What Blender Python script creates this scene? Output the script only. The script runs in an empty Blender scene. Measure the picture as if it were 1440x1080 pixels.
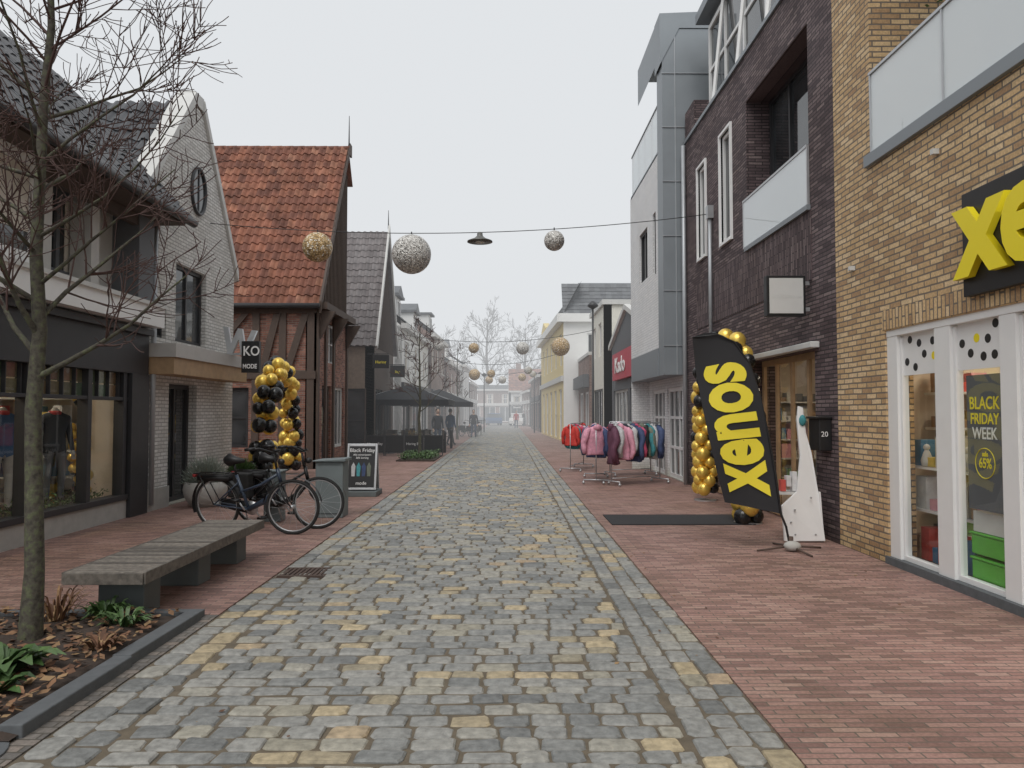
import bpy, math, random
from mathutils import Vector, Matrix
R = random.Random(7)
V = Vector
scene = bpy.context.scene
COL = scene.collection

# ------------------------------------------------------------------ materials
class NT:
    def __init__(s, name):
        s.m = bpy.data.materials.new(name); s.m.use_nodes = True
        s.t = s.m.node_tree; s.n = s.t.nodes; s.l = s.t.links
        s.b = s.n['Principled BSDF']; s.out = s.n['Material Output']
    def add(s, typ, **kw):
        nd = s.n.new(typ)
        for k, v in kw.items(): setattr(nd, k, v)
        return nd
    def set(s, nd, **kw):
        for k, v in kw.items():
            nd.inputs[k.replace('_', ' ')].default_value = v
    def link(s, a, b): s.l.new(a, b)
    def math(s, op, a, b=None, clamp=False):
        nd = s.add('ShaderNodeMath', operation=op); nd.use_clamp = clamp
        for i, x in enumerate((a, b)):
            if x is None: continue
            if hasattr(x, 'is_linked'): s.link(x, nd.inputs[i])
            else: nd.inputs[i].default_value = x
        return nd.outputs[0]
    def mix(s, fac, a, b, mode='MIX'):
        nd = s.add('ShaderNodeMix', data_type='RGBA', blend_type=mode)
        for i, x in ((0, fac), (6, a), (7, b)):
            if hasattr(x, 'is_linked'): s.link(x, nd.inputs[i])
            elif i == 0: nd.inputs[0].default_value = x
            else: nd.inputs[i].default_value = (*x[:3], 1)
        return nd.outputs[2]
    def ramp(s, fac, stops, interp='LINEAR'):
        nd = s.add('ShaderNodeValToRGB'); cr = nd.color_ramp; cr.interpolation = interp
        while len(cr.elements) < len(stops): cr.elements.new(0.5)
        for e, (p, c) in zip(cr.elements, stops):
            e.position = p; e.color = (*c[:3], 1)
        s.link(fac, nd.inputs[0]); return nd.outputs[0]
    def noise(s, scale, detail=2, vec=None, rough=0.6):
        nd = s.add('ShaderNodeTexNoise'); s.set(nd, Scale=scale, Detail=detail, Roughness=rough)
        if vec is None:
            if not hasattr(s, 'pos'): s.pos = s.add('ShaderNodeNewGeometry').outputs['Position']
            vec = s.pos
        s.link(vec, nd.inputs['Vector']); return nd.outputs['Fac']
    def bump(s, h, strength=0.4, dist=0.01, prev=None):
        nd = s.add('ShaderNodeBump'); s.set(nd, Strength=strength, Distance=dist)
        s.link(h, nd.inputs['Height'])
        if prev is not None: s.link(prev, nd.inputs['Normal'])
        s.link(nd.outputs[0], s.b.inputs['Normal']); return nd.outputs[0]
def g(v): return (v, v, v)
def plain(name, c, rough=0.6, metal=0.0, var=0.18, nscale=6, bump=0.0, bscale=60, spec=0.5):
    t = NT(name)
    n = t.noise(nscale, 3)
    col = t.mix(n, tuple(x*(1-var) for x in c), tuple(min(1, x*(1+var)) for x in c))
    t.link(col, t.b.inputs['Base Color'])
    t.set(t.b, Metallic=metal)
    t.b.inputs['Specular IOR Level'].default_value = spec
    t.link(t.math('ADD', t.math('MULTIPLY', n, 0.25), rough-0.12, True), t.b.inputs['Roughness'])
    if bump: t.bump(t.noise(bscale, 2), bump, 0.004)
    return t.m
def rndmat(name, stops, rough=0.6, metal=0.0, nscale=14, var=0.35, bump=0.3, bscale=50, interp='LINEAR'):
    t = NT(name)
    a = t.add('ShaderNodeAttribute', attribute_name='rnd')
    col = t.ramp(a.outputs['Fac'], stops, interp)
    n = t.noise(nscale, 4)
    k = t.ramp(n, [(0.25, g(1-var)), (0.75, g(1+var*0.5))])
    t.link(t.mix(1.0, col, k, 'MULTIPLY'), t.b.inputs['Base Color'])
    t.set(t.b, Roughness=rough, Metallic=metal)
    if bump: t.bump(t.noise(bscale, 3), bump, 0.006)
    return t.m
def brick(name, stops, mortar, bw=0.21, rh=0.06, ms=0.008, bump=0.8, flat=False, swap=False, rough=0.85, dirt=0.25, dirtcol=None, offset=0.5):
    t = NT(name)
    geo = t.add('ShaderNodeNewGeometry'); t.pos = geo.outputs['Position']
    sp = t.add('ShaderNodeSeparateXYZ'); t.link(geo.outputs['Position'], sp.inputs[0])
    cb = t.add('ShaderNodeCombineXYZ')
    if flat:
        u, v = sp.outputs[0], sp.outputs[1]
    else:
        sn = t.add('ShaderNodeSeparateXYZ'); t.link(geo.outputs['True Normal'], sn.inputs[0])
        sel = t.math('GREATER_THAN', t.math('ABSOLUTE', sn.outputs[0]), 0.5)
        u = t.math('ADD', t.math('MULTIPLY', sp.outputs[1], sel), t.math('MULTIPLY', sp.outputs[0], t.math('SUBTRACT', 1.0, sel)))
        v = sp.outputs[2]
    if swap: u, v = v, u
    big = t.noise(0.8, 4, rough=0.7)
    wob = t.math('MULTIPLY', t.math('SUBTRACT', t.noise(3.0, 1), 0.5), 0.012)
    v = t.math('ADD', v, wob)
    t.link(u, cb.inputs[0]); t.link(v, cb.inputs[1])
    bt = t.add('ShaderNodeTexBrick'); bt.offset = offset
    t.link(cb.outputs[0], bt.inputs['Vector'])
    t.set(bt, Color1=(0,0,0,1), Color2=(1,1,1,1), Mortar=(0.5,0.5,0.5,1), Scale=1.0)
    bt.inputs['Mortar Size'].default_value = ms; bt.inputs['Mortar Smooth'].default_value = 0.15
    bt.inputs['Bias'].default_value = 0.0
    bt.inputs['Brick Width'].default_value = bw; bt.inputs['Row Height'].default_value = rh
    col = t.ramp(bt.outputs['Color'], stops)
    fine = t.noise(45, 2)
    col = t.mix(1.0, col, t.ramp(fine, [(0.3, g(0.78)), (0.7, g(1.15))]), 'MULTIPLY')
    col = t.mix(bt.outputs['Fac'], col, mortar)
    dc = dirtcol or (0.55, 0.52, 0.47)
    col = t.mix(t.ramp(big, [(0.42, g(0)), (0.72, g(min(1, dirt*2.2)))]), col, t.mix(1.0, col, dc, 'MULTIPLY'))
    if not flat:   # splash dirt at the foot of the wall
        zz = t.math('ADD', sp.outputs[2], t.math('MULTIPLY', big, 0.5))
        col = t.mix(t.ramp(zz, [(0.15, g(0.75)), (0.62, g(0))]), col, t.mix(1.0, col, (0.5, 0.5, 0.38), 'MULTIPLY'))
    t.link(col, t.b.inputs['Base Color'])
    t.link(t.math('ADD', t.math('MULTIPLY', big, 0.4), rough-0.25, True), t.b.inputs['Roughness'])
    h = t.math('ADD', t.math('SUBTRACT', 1.0, bt.outputs['Fac']), t.math('MULTIPLY', fine, 0.4))
    t.bump(h, bump, 0.006)
    return t.m

M = {}
M['cobble'] = rndmat('cobble_stone', [(0, (0.15,0.155,0.152)), (0.25,(0.235,0.24,0.232)), (0.5,(0.32,0.315,0.292)), (0.66,(0.365,0.345,0.285)), (0.78,(0.285,0.26,0.195)), (0.87,(0.41,0.335,0.215)), (0.95,(0.50,0.41,0.26)), (1,(0.40,0.30,0.20))], rough=0.6, nscale=19, var=0.45, bump=0.6, bscale=42)
M['joint'] = plain('sand_joint', (0.135,0.11,0.078), 0.95, var=0.5, nscale=12, bump=0.8)
M['paver'] = brick('red_pavers', [(0,(0.215,0.122,0.105)), (0.4,(0.315,0.178,0.152)), (0.75,(0.375,0.22,0.188)), (1,(0.42,0.27,0.225))], (0.15,0.12,0.10), 0.205, 0.056, 0.005, 0.6, flat=True, rough=0.75, dirt=0.38, dirtcol=(0.66,0.68,0.58))
M['paver_dark'] = brick('dark_pavers', [(0,(0.12,0.112,0.105)), (0.5,(0.19,0.175,0.16)), (1,(0.25,0.21,0.18))], (0.09,0.08,0.065), 0.21, 0.07, 0.006, 0.6, flat=True, rough=0.75, dirt=0.3)
M['farcob'] = brick('far_cobbles', [(0,(0.2,0.2,0.2)), (0.6,(0.31,0.31,0.3)), (0.85,(0.35,0.33,0.28)), (1,(0.45,0.39,0.27))], (0.14,0.12,0.09), 0.2, 0.14, 0.015, 0.8, flat=True, rough=0.7)
M['ground'] = plain('ground_earth', (0.2,0.17,0.14), 0.95, nscale=1)
YB = [(0,(0.44,0.275,0.15)), (0.3,(0.60,0.40,0.21)), (0.7,(0.72,0.505,0.275)), (1,(0.78,0.585,0.36))]
M['ybrick'] = brick('yellow_brick', YB, (0.20,0.165,0.13), 0.215, 0.0625, 0.009, 0.9, dirt=0.13)
M['ybrick_s'] = brick('yellow_brick_soldier', YB, (0.20,0.165,0.13), 0.215, 0.0625, 0.009, 0.9, dirt=0.13, swap=True)
DB = [(0,(0.075,0.05,0.055)), (0.4,(0.13,0.091,0.095)), (0.8,(0.185,0.134,0.137)), (1,(0.25,0.19,0.185))]
M['dbrick'] = brick('dark_brick', DB, (0.035,0.028,0.03), 0.24, 0.052, 0.008, 1.0, dirt=0.2)
M['dbrick_s'] = brick('dark_brick_soldier', DB, (0.035,0.028,0.03), 0.24, 0.055, 0.008, 1.0, dirt=0.2, swap=True)
M['wbrick'] = brick('white_brick', [(0,(0.76,0.77,0.78)), (1,(0.85,0.85,0.85))], (0.6,0.6,0.6), 0.21, 0.065, 0.007, 0.5, dirt=0.08)
M['gbrick'] = brick('grey_white_brick', [(0,(0.60,0.585,0.56)), (0.5,(0.71,0.695,0.67)), (1,(0.79,0.78,0.755))], (0.38,0.37,0.35), 0.21, 0.062, 0.009, 0.7, dirt=0.16)
M['rbrick'] = brick('red_brick', [(0,(0.16,0.066,0.052)), (0.4,(0.27,0.112,0.082)), (0.8,(0.36,0.16,0.115)), (1,(0.42,0.21,0.16))], (0.25,0.21,0.18), 0.21, 0.062, 0.009, 0.8, dirt=0.35)
M['rbrick2'] = brick('brown_brick', [(0,(0.2,0.11,0.09)), (1,(0.34,0.2,0.16))], (0.26,0.23,0.21), 0.21, 0.062, 0.009, 0.6, dirt=0.3)
M['cream'] = plain('cream_render', (0.76,0.74,0.66), 0.8, var=0.08)
M['yellow_r'] = plain('yellow_render', (0.74,0.60,0.28), 0.8, var=0.1)
M['whiter'] = plain('white_render', (0.8,0.8,0.78), 0.8, var=0.07, nscale=2)
M['white'] = plain('white_paint', (0.82,0.82,0.81), 0.4, var=0.04)
M['offw'] = plain('aged_white_trim', (0.62,0.62,0.6), 0.6, var=0.12)
M['zinc'] = plain('zinc_panel', (0.27,0.295,0.315), 0.5, 0.4, var=0.12, nscale=1.5)
M['zinc_l'] = plain('zinc_seam', (0.42,0.44,0.46), 0.45, 0.4, var=0.1)
M['dframe'] = plain('dark_frame', (0.035,0.035,0.038), 0.45, var=0.2)
M['dtimber'] = plain('dark_timber', (0.085,0.06,0.048), 0.7, var=0.4, nscale=9, bump=0.3)
M['taupe'] = plain('taupe_panel', (0.52,0.505,0.48), 0.7, var=0.12)
M['slate_panel'] = plain('slate_panel', (0.12,0.125,0.135), 0.6, var=0.2)
M['wood'] = plain('oak_board', (0.42,0.28,0.16), 0.6, var=0.35, nscale=7, bump=0.2)
M['woodold'] = plain('weathered_wood', (0.23,0.18,0.14), 0.8, var=0.4, nscale=7, bump=0.3)
M['tile_or'] = rndmat('orange_pantiles', [(0,(0.19,0.08,0.056)), (0.5,(0.255,0.103,0.066)), (0.85,(0.31,0.13,0.08)), (1,(0.36,0.175,0.115))], 0.85, nscale=2.2, var=0.6, bump=0.2)
M['tile_dk'] = rndmat('dark_pantiles', [(0,(0.06,0.063,0.07)), (0.5,(0.075,0.078,0.086)), (1,(0.1,0.104,0.112))], 0.5, nscale=2.5, var=0.3, bump=0.0)
M['tile_gr'] = rndmat('grey_pantiles', [(0,(0.17,0.15,0.15)), (0.5,(0.2,0.18,0.18)), (1,(0.24,0.22,0.22))], 0.75, nscale=2.5, var=0.4, bump=0.0)
M['slate'] = rndmat('slate_tiles', [(0,(0.10,0.105,0.115)), (1,(0.15,0.16,0.17))], 0.55, nscale=4, var=0.3, bump=0.0)
M['steel'] = plain('galvanised_steel', (0.5,0.51,0.52), 0.4, 0.7, var=0.12)
M['black'] = plain('black_paint', (0.014,0.014,0.015), 0.45, var=0.3)
M['rust'] = plain('rusty_iron', (0.09,0.06,0.048), 0.8, var=0.4)
M['rubber'] = plain('rubber', (0.02,0.02,0.02), 0.8)
M['mat'] = plain('door_mat', (0.03,0.03,0.033), 0.95, var=0.4, nscale=30, bump=0.8)
M['yellow'] = plain('yellow_sign', (0.92,0.76,0.02), 0.4, var=0.02)
M['yellow_f'] = plain('yellow_print', (0.86,0.72,0.05), 0.6, var=0.04)
M['navy'] = plain('bike_paint', (0.04,0.058,0.09), 0.3)
M['concrete'] = plain('concrete', (0.42,0.41,0.385), 0.9, var=0.25, bump=0.2)
M['stonekerb'] = plain('dark_stone_kerb', (0.11,0.118,0.125), 0.8, var=0.35, nscale=14, bump=0.4)
M['cabinet'] = plain('grey_cabinet', (0.165,0.195,0.2), 0.55, var=0.15)
M['legs'] = plain('bench_leg', (0.12,0.14,0.142), 0.6, var=0.2)
M['slat'] = rndmat('bench_slats', [(0,(0.13,0.115,0.10)), (1,(0.27,0.24,0.205))], 0.75, nscale=22, var=0.5)
M['gold'] = plain('gold_foil', (0.90,0.62,0.13), 0.3, 0.6, var=0.06)
M['blackb'] = plain('black_latex', (0.014,0.014,0.014), 0.22, var=0.1)
M['soil'] = plain('soil', (0.055,0.04,0.032), 0.97, var=0.6, nscale=22, bump=1.0, bscale=30)
M['leafgreen'] = rndmat('leaf_green', [(0,(0.035,0.075,0.02)), (0.5,(0.07,0.135,0.04)), (1,(0.12,0.2,0.07))], 0.5, bump=0.0)
M['leafgrey'] = rndmat('lavender_leaf', [(0,(0.16,0.19,0.155)), (1,(0.38,0.42,0.36))], 0.8, bump=0.0)
M['leafdead'] = rndmat('dead_leaves', [(0,(0.12,0.06,0.035)), (0.5,(0.22,0.11,0.06)), (1,(0.34,0.22,0.11))], 0.8, bump=0.0)
t = NT('bark'); n = t.noise(25, 4)
t.link(t.ramp(n, [(0.3,(0.04,0.035,0.028)), (0.5,(0.085,0.077,0.06)), (0.62,(0.10,0.11,0.06)), (0.8,(0.18,0.175,0.12))]), t.b.inputs['Base Color'])
t.set(t.b, Roughness=0.9); t.bump(n, 0.8, 0.01); M['bark'] = t.m
M['twig'] = plain('twig_bark', (0.085,0.048,0.042), 0.85, var=0.3)
M['bark_far'] = plain('far_bark', (0.12,0.11,0.1), 0.9)
M['skin'] = plain('skin', (0.55,0.37,0.28), 0.55, var=0.05)
M['hair'] = plain('hair', (0.045,0.03,0.02), 0.7)
M['jean'] = plain('jeans', (0.06,0.08,0.13), 0.85)
M['coatd'] = plain('dark_coat', (0.035,0.038,0.045), 0.85)
M['coatr'] = plain('red_cloth', (0.42,0.05,0.05), 0.85)
M['coatb'] = plain('blue_cloth', (0.06,0.12,0.24), 0.85)
M['manneq'] = plain('mannequin_grey', (0.4,0.38,0.35), 0.5)
M['cloth'] = rndmat('jacket_cloth', [(0,(0.02,0.025,0.04)), (0.12,(0.05,0.075,0.17)), (0.22,(0.50,0.08,0.16)), (0.34,(0.13,0.045,0.08)), (0.46,(0.72,0.34,0.44)), (0.56,(0.06,0.28,0.31)), (0.66,(0.52,0.52,0.53)), (0.76,(0.025,0.025,0.028)), (0.86,(0.16,0.18,0.14)), (0.93,(0.60,0.05,0.04))], 0.75, nscale=16, var=0.35, bump=0.8, bscale=16, interp='CONSTANT')
M['goods'] = rndmat('shop_goods', [(0,(0.6,0.58,0.5)), (0.15,(0.33,0.22,0.13)), (0.3,(0.6,0.1,0.08)), (0.4,(0.7,0.7,0.7)), (0.55,(0.1,0.25,0.42)), (0.65,(0.7,0.52,0.12)), (0.75,(0.15,0.15,0.15)), (0.85,(0.2,0.38,0.15)), (0.93,(0.72,0.35,0.4))], 0.5, var=0.2, bump=0.0, interp='CONSTANT')
M['stained'] = rndmat('stained_glass', [(0,(0.25,0.2,0.11)), (0.5,(0.12,0.17,0.12)), (1,(0.3,0.16,0.08))], 0.2, var=0.3, bump=0.0)
M['green'] = plain('green_crate', (0.10,0.42,0.05), 0.4)
M['shelfw'] = plain('shop_wall', (0.66,0.57,0.46), 0.7, var=0.1)
M['shopfloor'] = plain('shop_floor', (0.36,0.29,0.22), 0.4)
M['redsign'] = plain('red_sign', (0.5,0.06,0.09), 0.5)
M['signgrey'] = plain('lightbox_face', (0.62,0.62,0.6), 0.4, var=0.06)
M['umb'] = plain('umbrella_cloth', (0.022,0.023,0.027), 0.85)
M['flag'] = plain('flag_cloth', (0.022,0.022,0.025), 0.75, var=0.2)
M['curtain'] = plain('curtain', (0.6,0.55,0.48), 0.9, var=0.2, nscale=3)
M['bronze'] = plain('lamp_enamel', (0.14,0.14,0.13), 0.4, 0.3)
t = NT('window_glass'); t.link(t.ramp(t.noise(0.9, 2), [(0.35,(0.015,0.018,0.02)), (0.7,(0.08,0.085,0.09))]), t.b.inputs['Base Color'])
t.set(t.b, Roughness=0.04); t.b.inputs['Specular IOR Level'].default_value = 0.9
t.bump(t.noise(1.3, 1), 0.15, 0.02); M['dglass'] = t.m
def glass(name, tint, base, k, pale_refl=0.0):
    t = NT(name); t.n.remove(t.b)
    tr = t.add('ShaderNodeBsdfTransparent'); tr.inputs[0].default_value = (*tint, 1)
    gl = t.add('ShaderNodeBsdfGlossy'); gl.inputs['Roughness'].default_value = 0.01; gl.inputs[0].default_value = (0.95,0.97,1,1)
    lw = t.add('ShaderNodeLayerWeight'); lw.inputs[0].default_value = 0.5
    f = t.math('ADD', t.math('MULTIPLY', t.math('POWER', lw.outputs['Facing'], 4.5), k), base, True)
    mx = t.add('ShaderNodeMixShader'); t.link(f, mx.inputs[0]); t.link(tr.outputs[0], mx.inputs[1]); t.link(gl.outputs[0], mx.inputs[2])
    last = mx.outputs[0]
    if pale_refl:
        df = t.add('ShaderNodeBsdfDiffuse'); df.inputs[0].default_value = (0.92,0.96,0.97,1)
        m2 = t.add('ShaderNodeMixShader'); m2.inputs[0].default_value = pale_refl
        t.link(last, m2.inputs[1]); t.link(df.outputs[0], m2.inputs[2]); last = m2.outputs[0]
    t.link(last, t.out.inputs[0]); return t.m
M['glass'] = glass('shop_glass', (0.95,0.97,0.96), 0.05, 0.6)
M['balu'] = glass('balustrade_glass', (0.85,0.9,0.9), 0.3, 0.6, 0.55)  # white diffuse share paints a pale reflection into the panes
def glitter(name, a, b):
    t = NT(name); tc = t.add('ShaderNodeTexCoord')
    vo = t.add('ShaderNodeTexVoronoi'); vo.inputs['Scale'].default_value = 42; t.link(tc.outputs['Object'], vo.inputs['Vector'])
    sp = t.add('ShaderNodeSeparateColor'); t.link(vo.outputs['Color'], sp.inputs[0])
    c = t.ramp(sp.outputs[0], [(0, tuple(x*0.3 for x in a)), (0.35, a), (0.85, b), (1, (1,1,0.95))])
    t.link(c, t.b.inputs['Base Color']); t.set(t.b, Metallic=0.15, Roughness=0.45)
    t.bump(vo.outputs['Distance'], 0.8, 0.02); return t.m
M['gl_gold'] = glitter('gold_sequins', (0.42,0.27,0.11), (0.70,0.50,0.26))
M['gl_silver'] = glitter('silver_sequins', (0.46,0.44,0.41), (0.76,0.74,0.70))
def emis(name, c, s):
    t = NT(name); t.b.inputs['Emission Color'].default_value = (*c, 1); t.b.inputs['Emission Strength'].default_value = s
    return t.m
M['lampw'] = emis('shop_ceiling_light', (1, 0.86, 0.66), 15)

# ------------------------------------------------------------------ mesh building
class MB:
    def __init__(s): s.v = []; s.f = []; s.r = []; s.M = None; s.rnd = 0.5
    def face(s, idx): s.f.append(tuple(idx)); s.r.append(s.rnd)
    def addv(s, pts):
        b = len(s.v)
        for p in pts:
            p = V(p)
            if s.M is not None: p = s.M @ p
            s.v.append(p[:])
        return b
    def poly(s, pts):
        b = s.addv(pts); s.face(range(b, b+len(pts)))
    def prism(s, pts, vec):
        n = len(pts); vec = V(vec)
        b = s.addv(pts); c = s.addv([V(p)+vec for p in pts])
        s.face(range(b, b+n)); s.face(range(c+n-1, c-1, -1))
        for i in range(n):
            j = (i+1) % n; s.face((b+i, c+i, c+j, b+j))
    def box(s, x0, x1, y0, y1, z0, z1):
        b = s.addv([(x0,y0,z0),(x1,y0,z0),(x1,y1,z0),(x0,y1,z0),(x0,y0,z1),(x1,y0,z1),(x1,y1,z1),(x0,y1,z1)])
        for q in ((3,2,1,0),(4,5,6,7),(0,1,5,4),(1,2,6,5),(2,3,7,6),(3,0,4,7)): s.face([b+i for i in q])
    def lbox(s, F, u0, u1, n0, n1, z0, z1):
        P = [F.p(u,n,z) for z in (z0,z1) for (u,n) in ((u0,n0),(u1,n0),(u1,n1),(u0,n1))]
        b = s.addv(P)
        for q in ((3,2,1,0),(4,5,6,7),(0,1,5,4),(1,2,6,5),(2,3,7,6),(3,0,4,7)): s.face([b+i for i in q])
    def tube(s, p0, p1, r0, r1=None, n=8, caps=True):
        s.path([p0, p1], [r0, r0 if r1 is None else r1], n, caps)
    def path(s, pts, r, n=8, caps=True, closed=False):
        pts = [V(p) for p in pts]; m = len(pts)
        if not isinstance(r, (list, tuple)): r = [r]*m
        prev = None; rings = []
        for i, p in enumerate(pts):
            if closed: d = pts[(i+1) % m]-pts[i-1]
            else: d = pts[min(i+1, m-1)]-pts[max(i-1, 0)]
            if d.length < 1e-9: d = V((0,0,1))
            d.normalize()
            if prev is None:
                a = V((0,0,1)) if abs(d.z) < 0.9 else V((1,0,0))
                x = d.cross(a).normalized()
            else:
                x = prev-d*prev.dot(d)
                x = x.normalized() if x.length > 1e-6 else d.orthogonal().normalized()
            prev = x; y = d.cross(x)
            rings.append(s.addv([p+(x*math.cos(2*math.pi*k/n)+y*math.sin(2*math.pi*k/n))*r[i] for k in range(n)]))
        for i in range(m if closed else m-1):
            a, b = rings[i], rings[(i+1) % m]
            for k in range(n):
                l = (k+1) % n; s.face((a+k, a+l, b+l, b+k))
        if caps and not closed:
            s.face([rings[0]+k for k in range(n)][::-1]); s.face([rings[-1]+k for k in range(n)])
    def ball(s, c, r, seg=12, sc=(1,1,1)):
        c = V(c); rings = seg//2; b0 = s.addv([c+V((0,0,-r*sc[2]))]); idx = []
        for i in range(1, rings):
            th = math.pi*i/rings
            idx.append(s.addv([c+V((r*sc[0]*math.sin(th)*math.cos(2*math.pi*k/seg), r*sc[1]*math.sin(th)*math.sin(2*math.pi*k/seg), -r*sc[2]*math.cos(th))) for k in range(seg)]))
        b1 = s.addv([c+V((0,0,r*sc[2]))])
        for k in range(seg):
            l = (k+1) % seg
            s.face((b0, idx[0]+l, idx[0]+k)); s.face((b1, idx[-1]+k, idx[-1]+l))
            for i in range(len(idx)-1): s.face((idx[i]+k, idx[i]+l, idx[i+1]+l, idx[i+1]+k))
    def lathe(s, c, prof, n=20, sx=1, sy=1):
        c = V(c); rs = [s.addv([c+V((r*sx*math.cos(2*math.pi*k/n), r*sy*math.sin(2*math.pi*k/n), z)) for k in range(n)]) for r, z in prof]
        for a, b in zip(rs, rs[1:]):
            for k in range(n):
                l = (k+1) % n; s.face((a+k, a+l, b+l, b+k))
        s.face([rs[0]+k for k in range(n)][::-1]); s.face([rs[-1]+k for k in range(n)])
    def wall(s, F, u0, u1, z0, z1, holes=(), th=0.3):
        us = sorted({u0, u1, *[max(u0, min(u1, x)) for h in holes for x in h[:2]]})
        zs = sorted({z0, z1, *[max(z0, min(z1, x)) for h in holes for x in h[2:4]]})
        def hol(i, j):
            if i < 0 or j < 0 or i >= len(us)-1 or j >= len(zs)-1: return True
            uc = (us[i]+us[i+1])/2; zc = (zs[j]+zs[j+1])/2
            return any(h[0] < uc < h[1] and h[2] < zc < h[3] for h in holes)
        for i in range(len(us)-1):
            for j in range(len(zs)-1):
                if hol(i, j): continue
                a, b, c, d = us[i], us[i+1], zs[j], zs[j+1]
                s.poly([F.p(a,0,c), F.p(b,0,c), F.p(b,0,d), F.p(a,0,d)])
                s.poly([F.p(a,-th,d), F.p(b,-th,d), F.p(b,-th,c), F.p(a,-th,c)])
                if hol(i-1, j): s.poly([F.p(a,0,c), F.p(a,0,d), F.p(a,-th,d), F.p(a,-th,c)])
                if hol(i+1, j): s.poly([F.p(b,0,c), F.p(b,-th,c), F.p(b,-th,d), F.p(b,0,d)])
                if hol(i, j-1): s.poly([F.p(a,0,c), F.p(a,-th,c), F.p(b,-th,c), F.p(b,0,c)])
                if hol(i, j+1): s.poly([F.p(a,0,d), F.p(b,0,d), F.p(b,-th,d), F.p(a,-th,d)])
class FR:
    def __init__(s, O, U, N): s.O = V(O); s.U = V(U).normalized(); s.N = V(N).normalized()
    def p(s, u, n, z): return s.O+s.U*u+s.N*n+V((0,0,z))
class G:
    def __init__(s, name): s.name = name; s.parts = {}; s.extra = []
    def __call__(s, part, mat, smooth=False, bevel=0):
        k = (part, mat)
        if k not in s.parts: s.parts[k] = (MB(), smooth, bevel)
        return s.parts[k][0]
    def done(s):
        obs = []
        for (part, mat), (mb, sm, bv) in s.parts.items():
            if not mb.f: continue
            me = bpy.data.meshes.new(part); me.from_pydata(mb.v, [], mb.f)
            me.materials.append(M[mat]); me.update()
            at = me.attributes.new('rnd', 'FLOAT', 'FACE'); at.data.foreach_set('value', mb.r)
            if sm: me.polygons.foreach_set('use_smooth', [True]*len(me.polygons))
            ob = bpy.data.objects.new(part, me); COL.objects.link(ob)
            if bv:
                md = ob.modifiers.new('bev', 'BEVEL'); md.width = bv; md.segments = 2; md.limit_method = 'ANGLE'
            obs.append(ob)
        obs += s.extra
        if len(obs) == 1: obs[0].name = s.name; return obs[0]
        e = bpy.data.objects.new(s.name, None); COL.objects.link(e)
        for o in obs: o.parent = e
        return e
def text(G_, body, size, origin, N, mat, ext=0.004, bold=0.0, align='LEFT', up=(0,0,1), sx=1.0, name='lettering'):
    cu = bpy.data.curves.new('t', 'FONT'); cu.body = body; cu.size = size; cu.extrude = ext; cu.offset = bold; cu.align_x = align
    cu.resolution_u = 4
    ob = bpy.data.objects.new('t', cu); COL.objects.link(ob)
    dg = bpy.context.evaluated_depsgraph_get(); dg.update()
    me = bpy.data.meshes.new_from_object(ob.evaluated_get(dg))
    bpy.data.objects.remove(ob)
    N = V(N).normalized(); up = V(up).normalized(); Rr = up.cross(N)
    mt = Matrix((( Rr.x*sx, up.x, N.x, origin[0]), (Rr.y*sx, up.y, N.y, origin[1]), (Rr.z*sx, up.z, N.z, origin[2]), (0,0,0,1)))
    me.transform(mt); me.materials.clear(); me.materials.append(M[mat])
    o = bpy.data.objects.new(name, me); COL.objects.link(o); G_.extra.append(o)

def window(G_, F, u0, u1, z0, z1, frame='white', fw=0.06, nv=0, nh=0, rec=0.12, glassm='dglass', sill=None, curtain=False, part='window'):
    fr = G_(part+'_frame', frame); gl = G_(part+'_glass', glassm)
    n1 = -rec+0.05; n0 = -rec
    fr.lbox(F, u0, u0+fw, n0, n1, z0, z1); fr.lbox(F, u1-fw, u1, n0, n1, z0, z1)
    fr.lbox(F, u0+fw, u1-fw, n0, n1, z0, z0+fw); fr.lbox(F, u0+fw, u1-fw, n0, n1, z1-fw, z1)
    for i in range(nv):
        u = u0+(u1-u0)*(i+1)/(nv+1); fr.lbox(F, u-fw*.4, u+fw*.4, n0, n1-0.005, z0+fw, z1-fw)
    for i in range(nh):
        z = z0+(z1-z0)*(i+1)/(nh+1); fr.lbox(F, u0+fw, u1-fw, n0, n1-0.009, z-fw*.35, z+fw*.35)
    gl.poly([F.p(u0,n0+0.01,z0), F.p(u1,n0+0.01,z0), F.p(u1,n0+0.01,z1), F.p(u0,n0+0.01,z1)])
    if curtain:
        c = G_(part+'_curtain', 'curtain')
        c.lbox(F, u0+fw, u0+fw+(u1-u0)*0.22, n0+0.012, n0+0.02, z0+fw, z1-fw)
        c.lbox(F, u1-fw-(u1-u0)*0.22, u1-fw, n0+0.012, n0+0.02, z0+fw, z1-fw)
    if sill: G_(part+'_sill', sill).lbox(F, u0-0.05, u1+0.05, -rec, 0.06, z0-0.06, z0-0.003)

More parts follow.
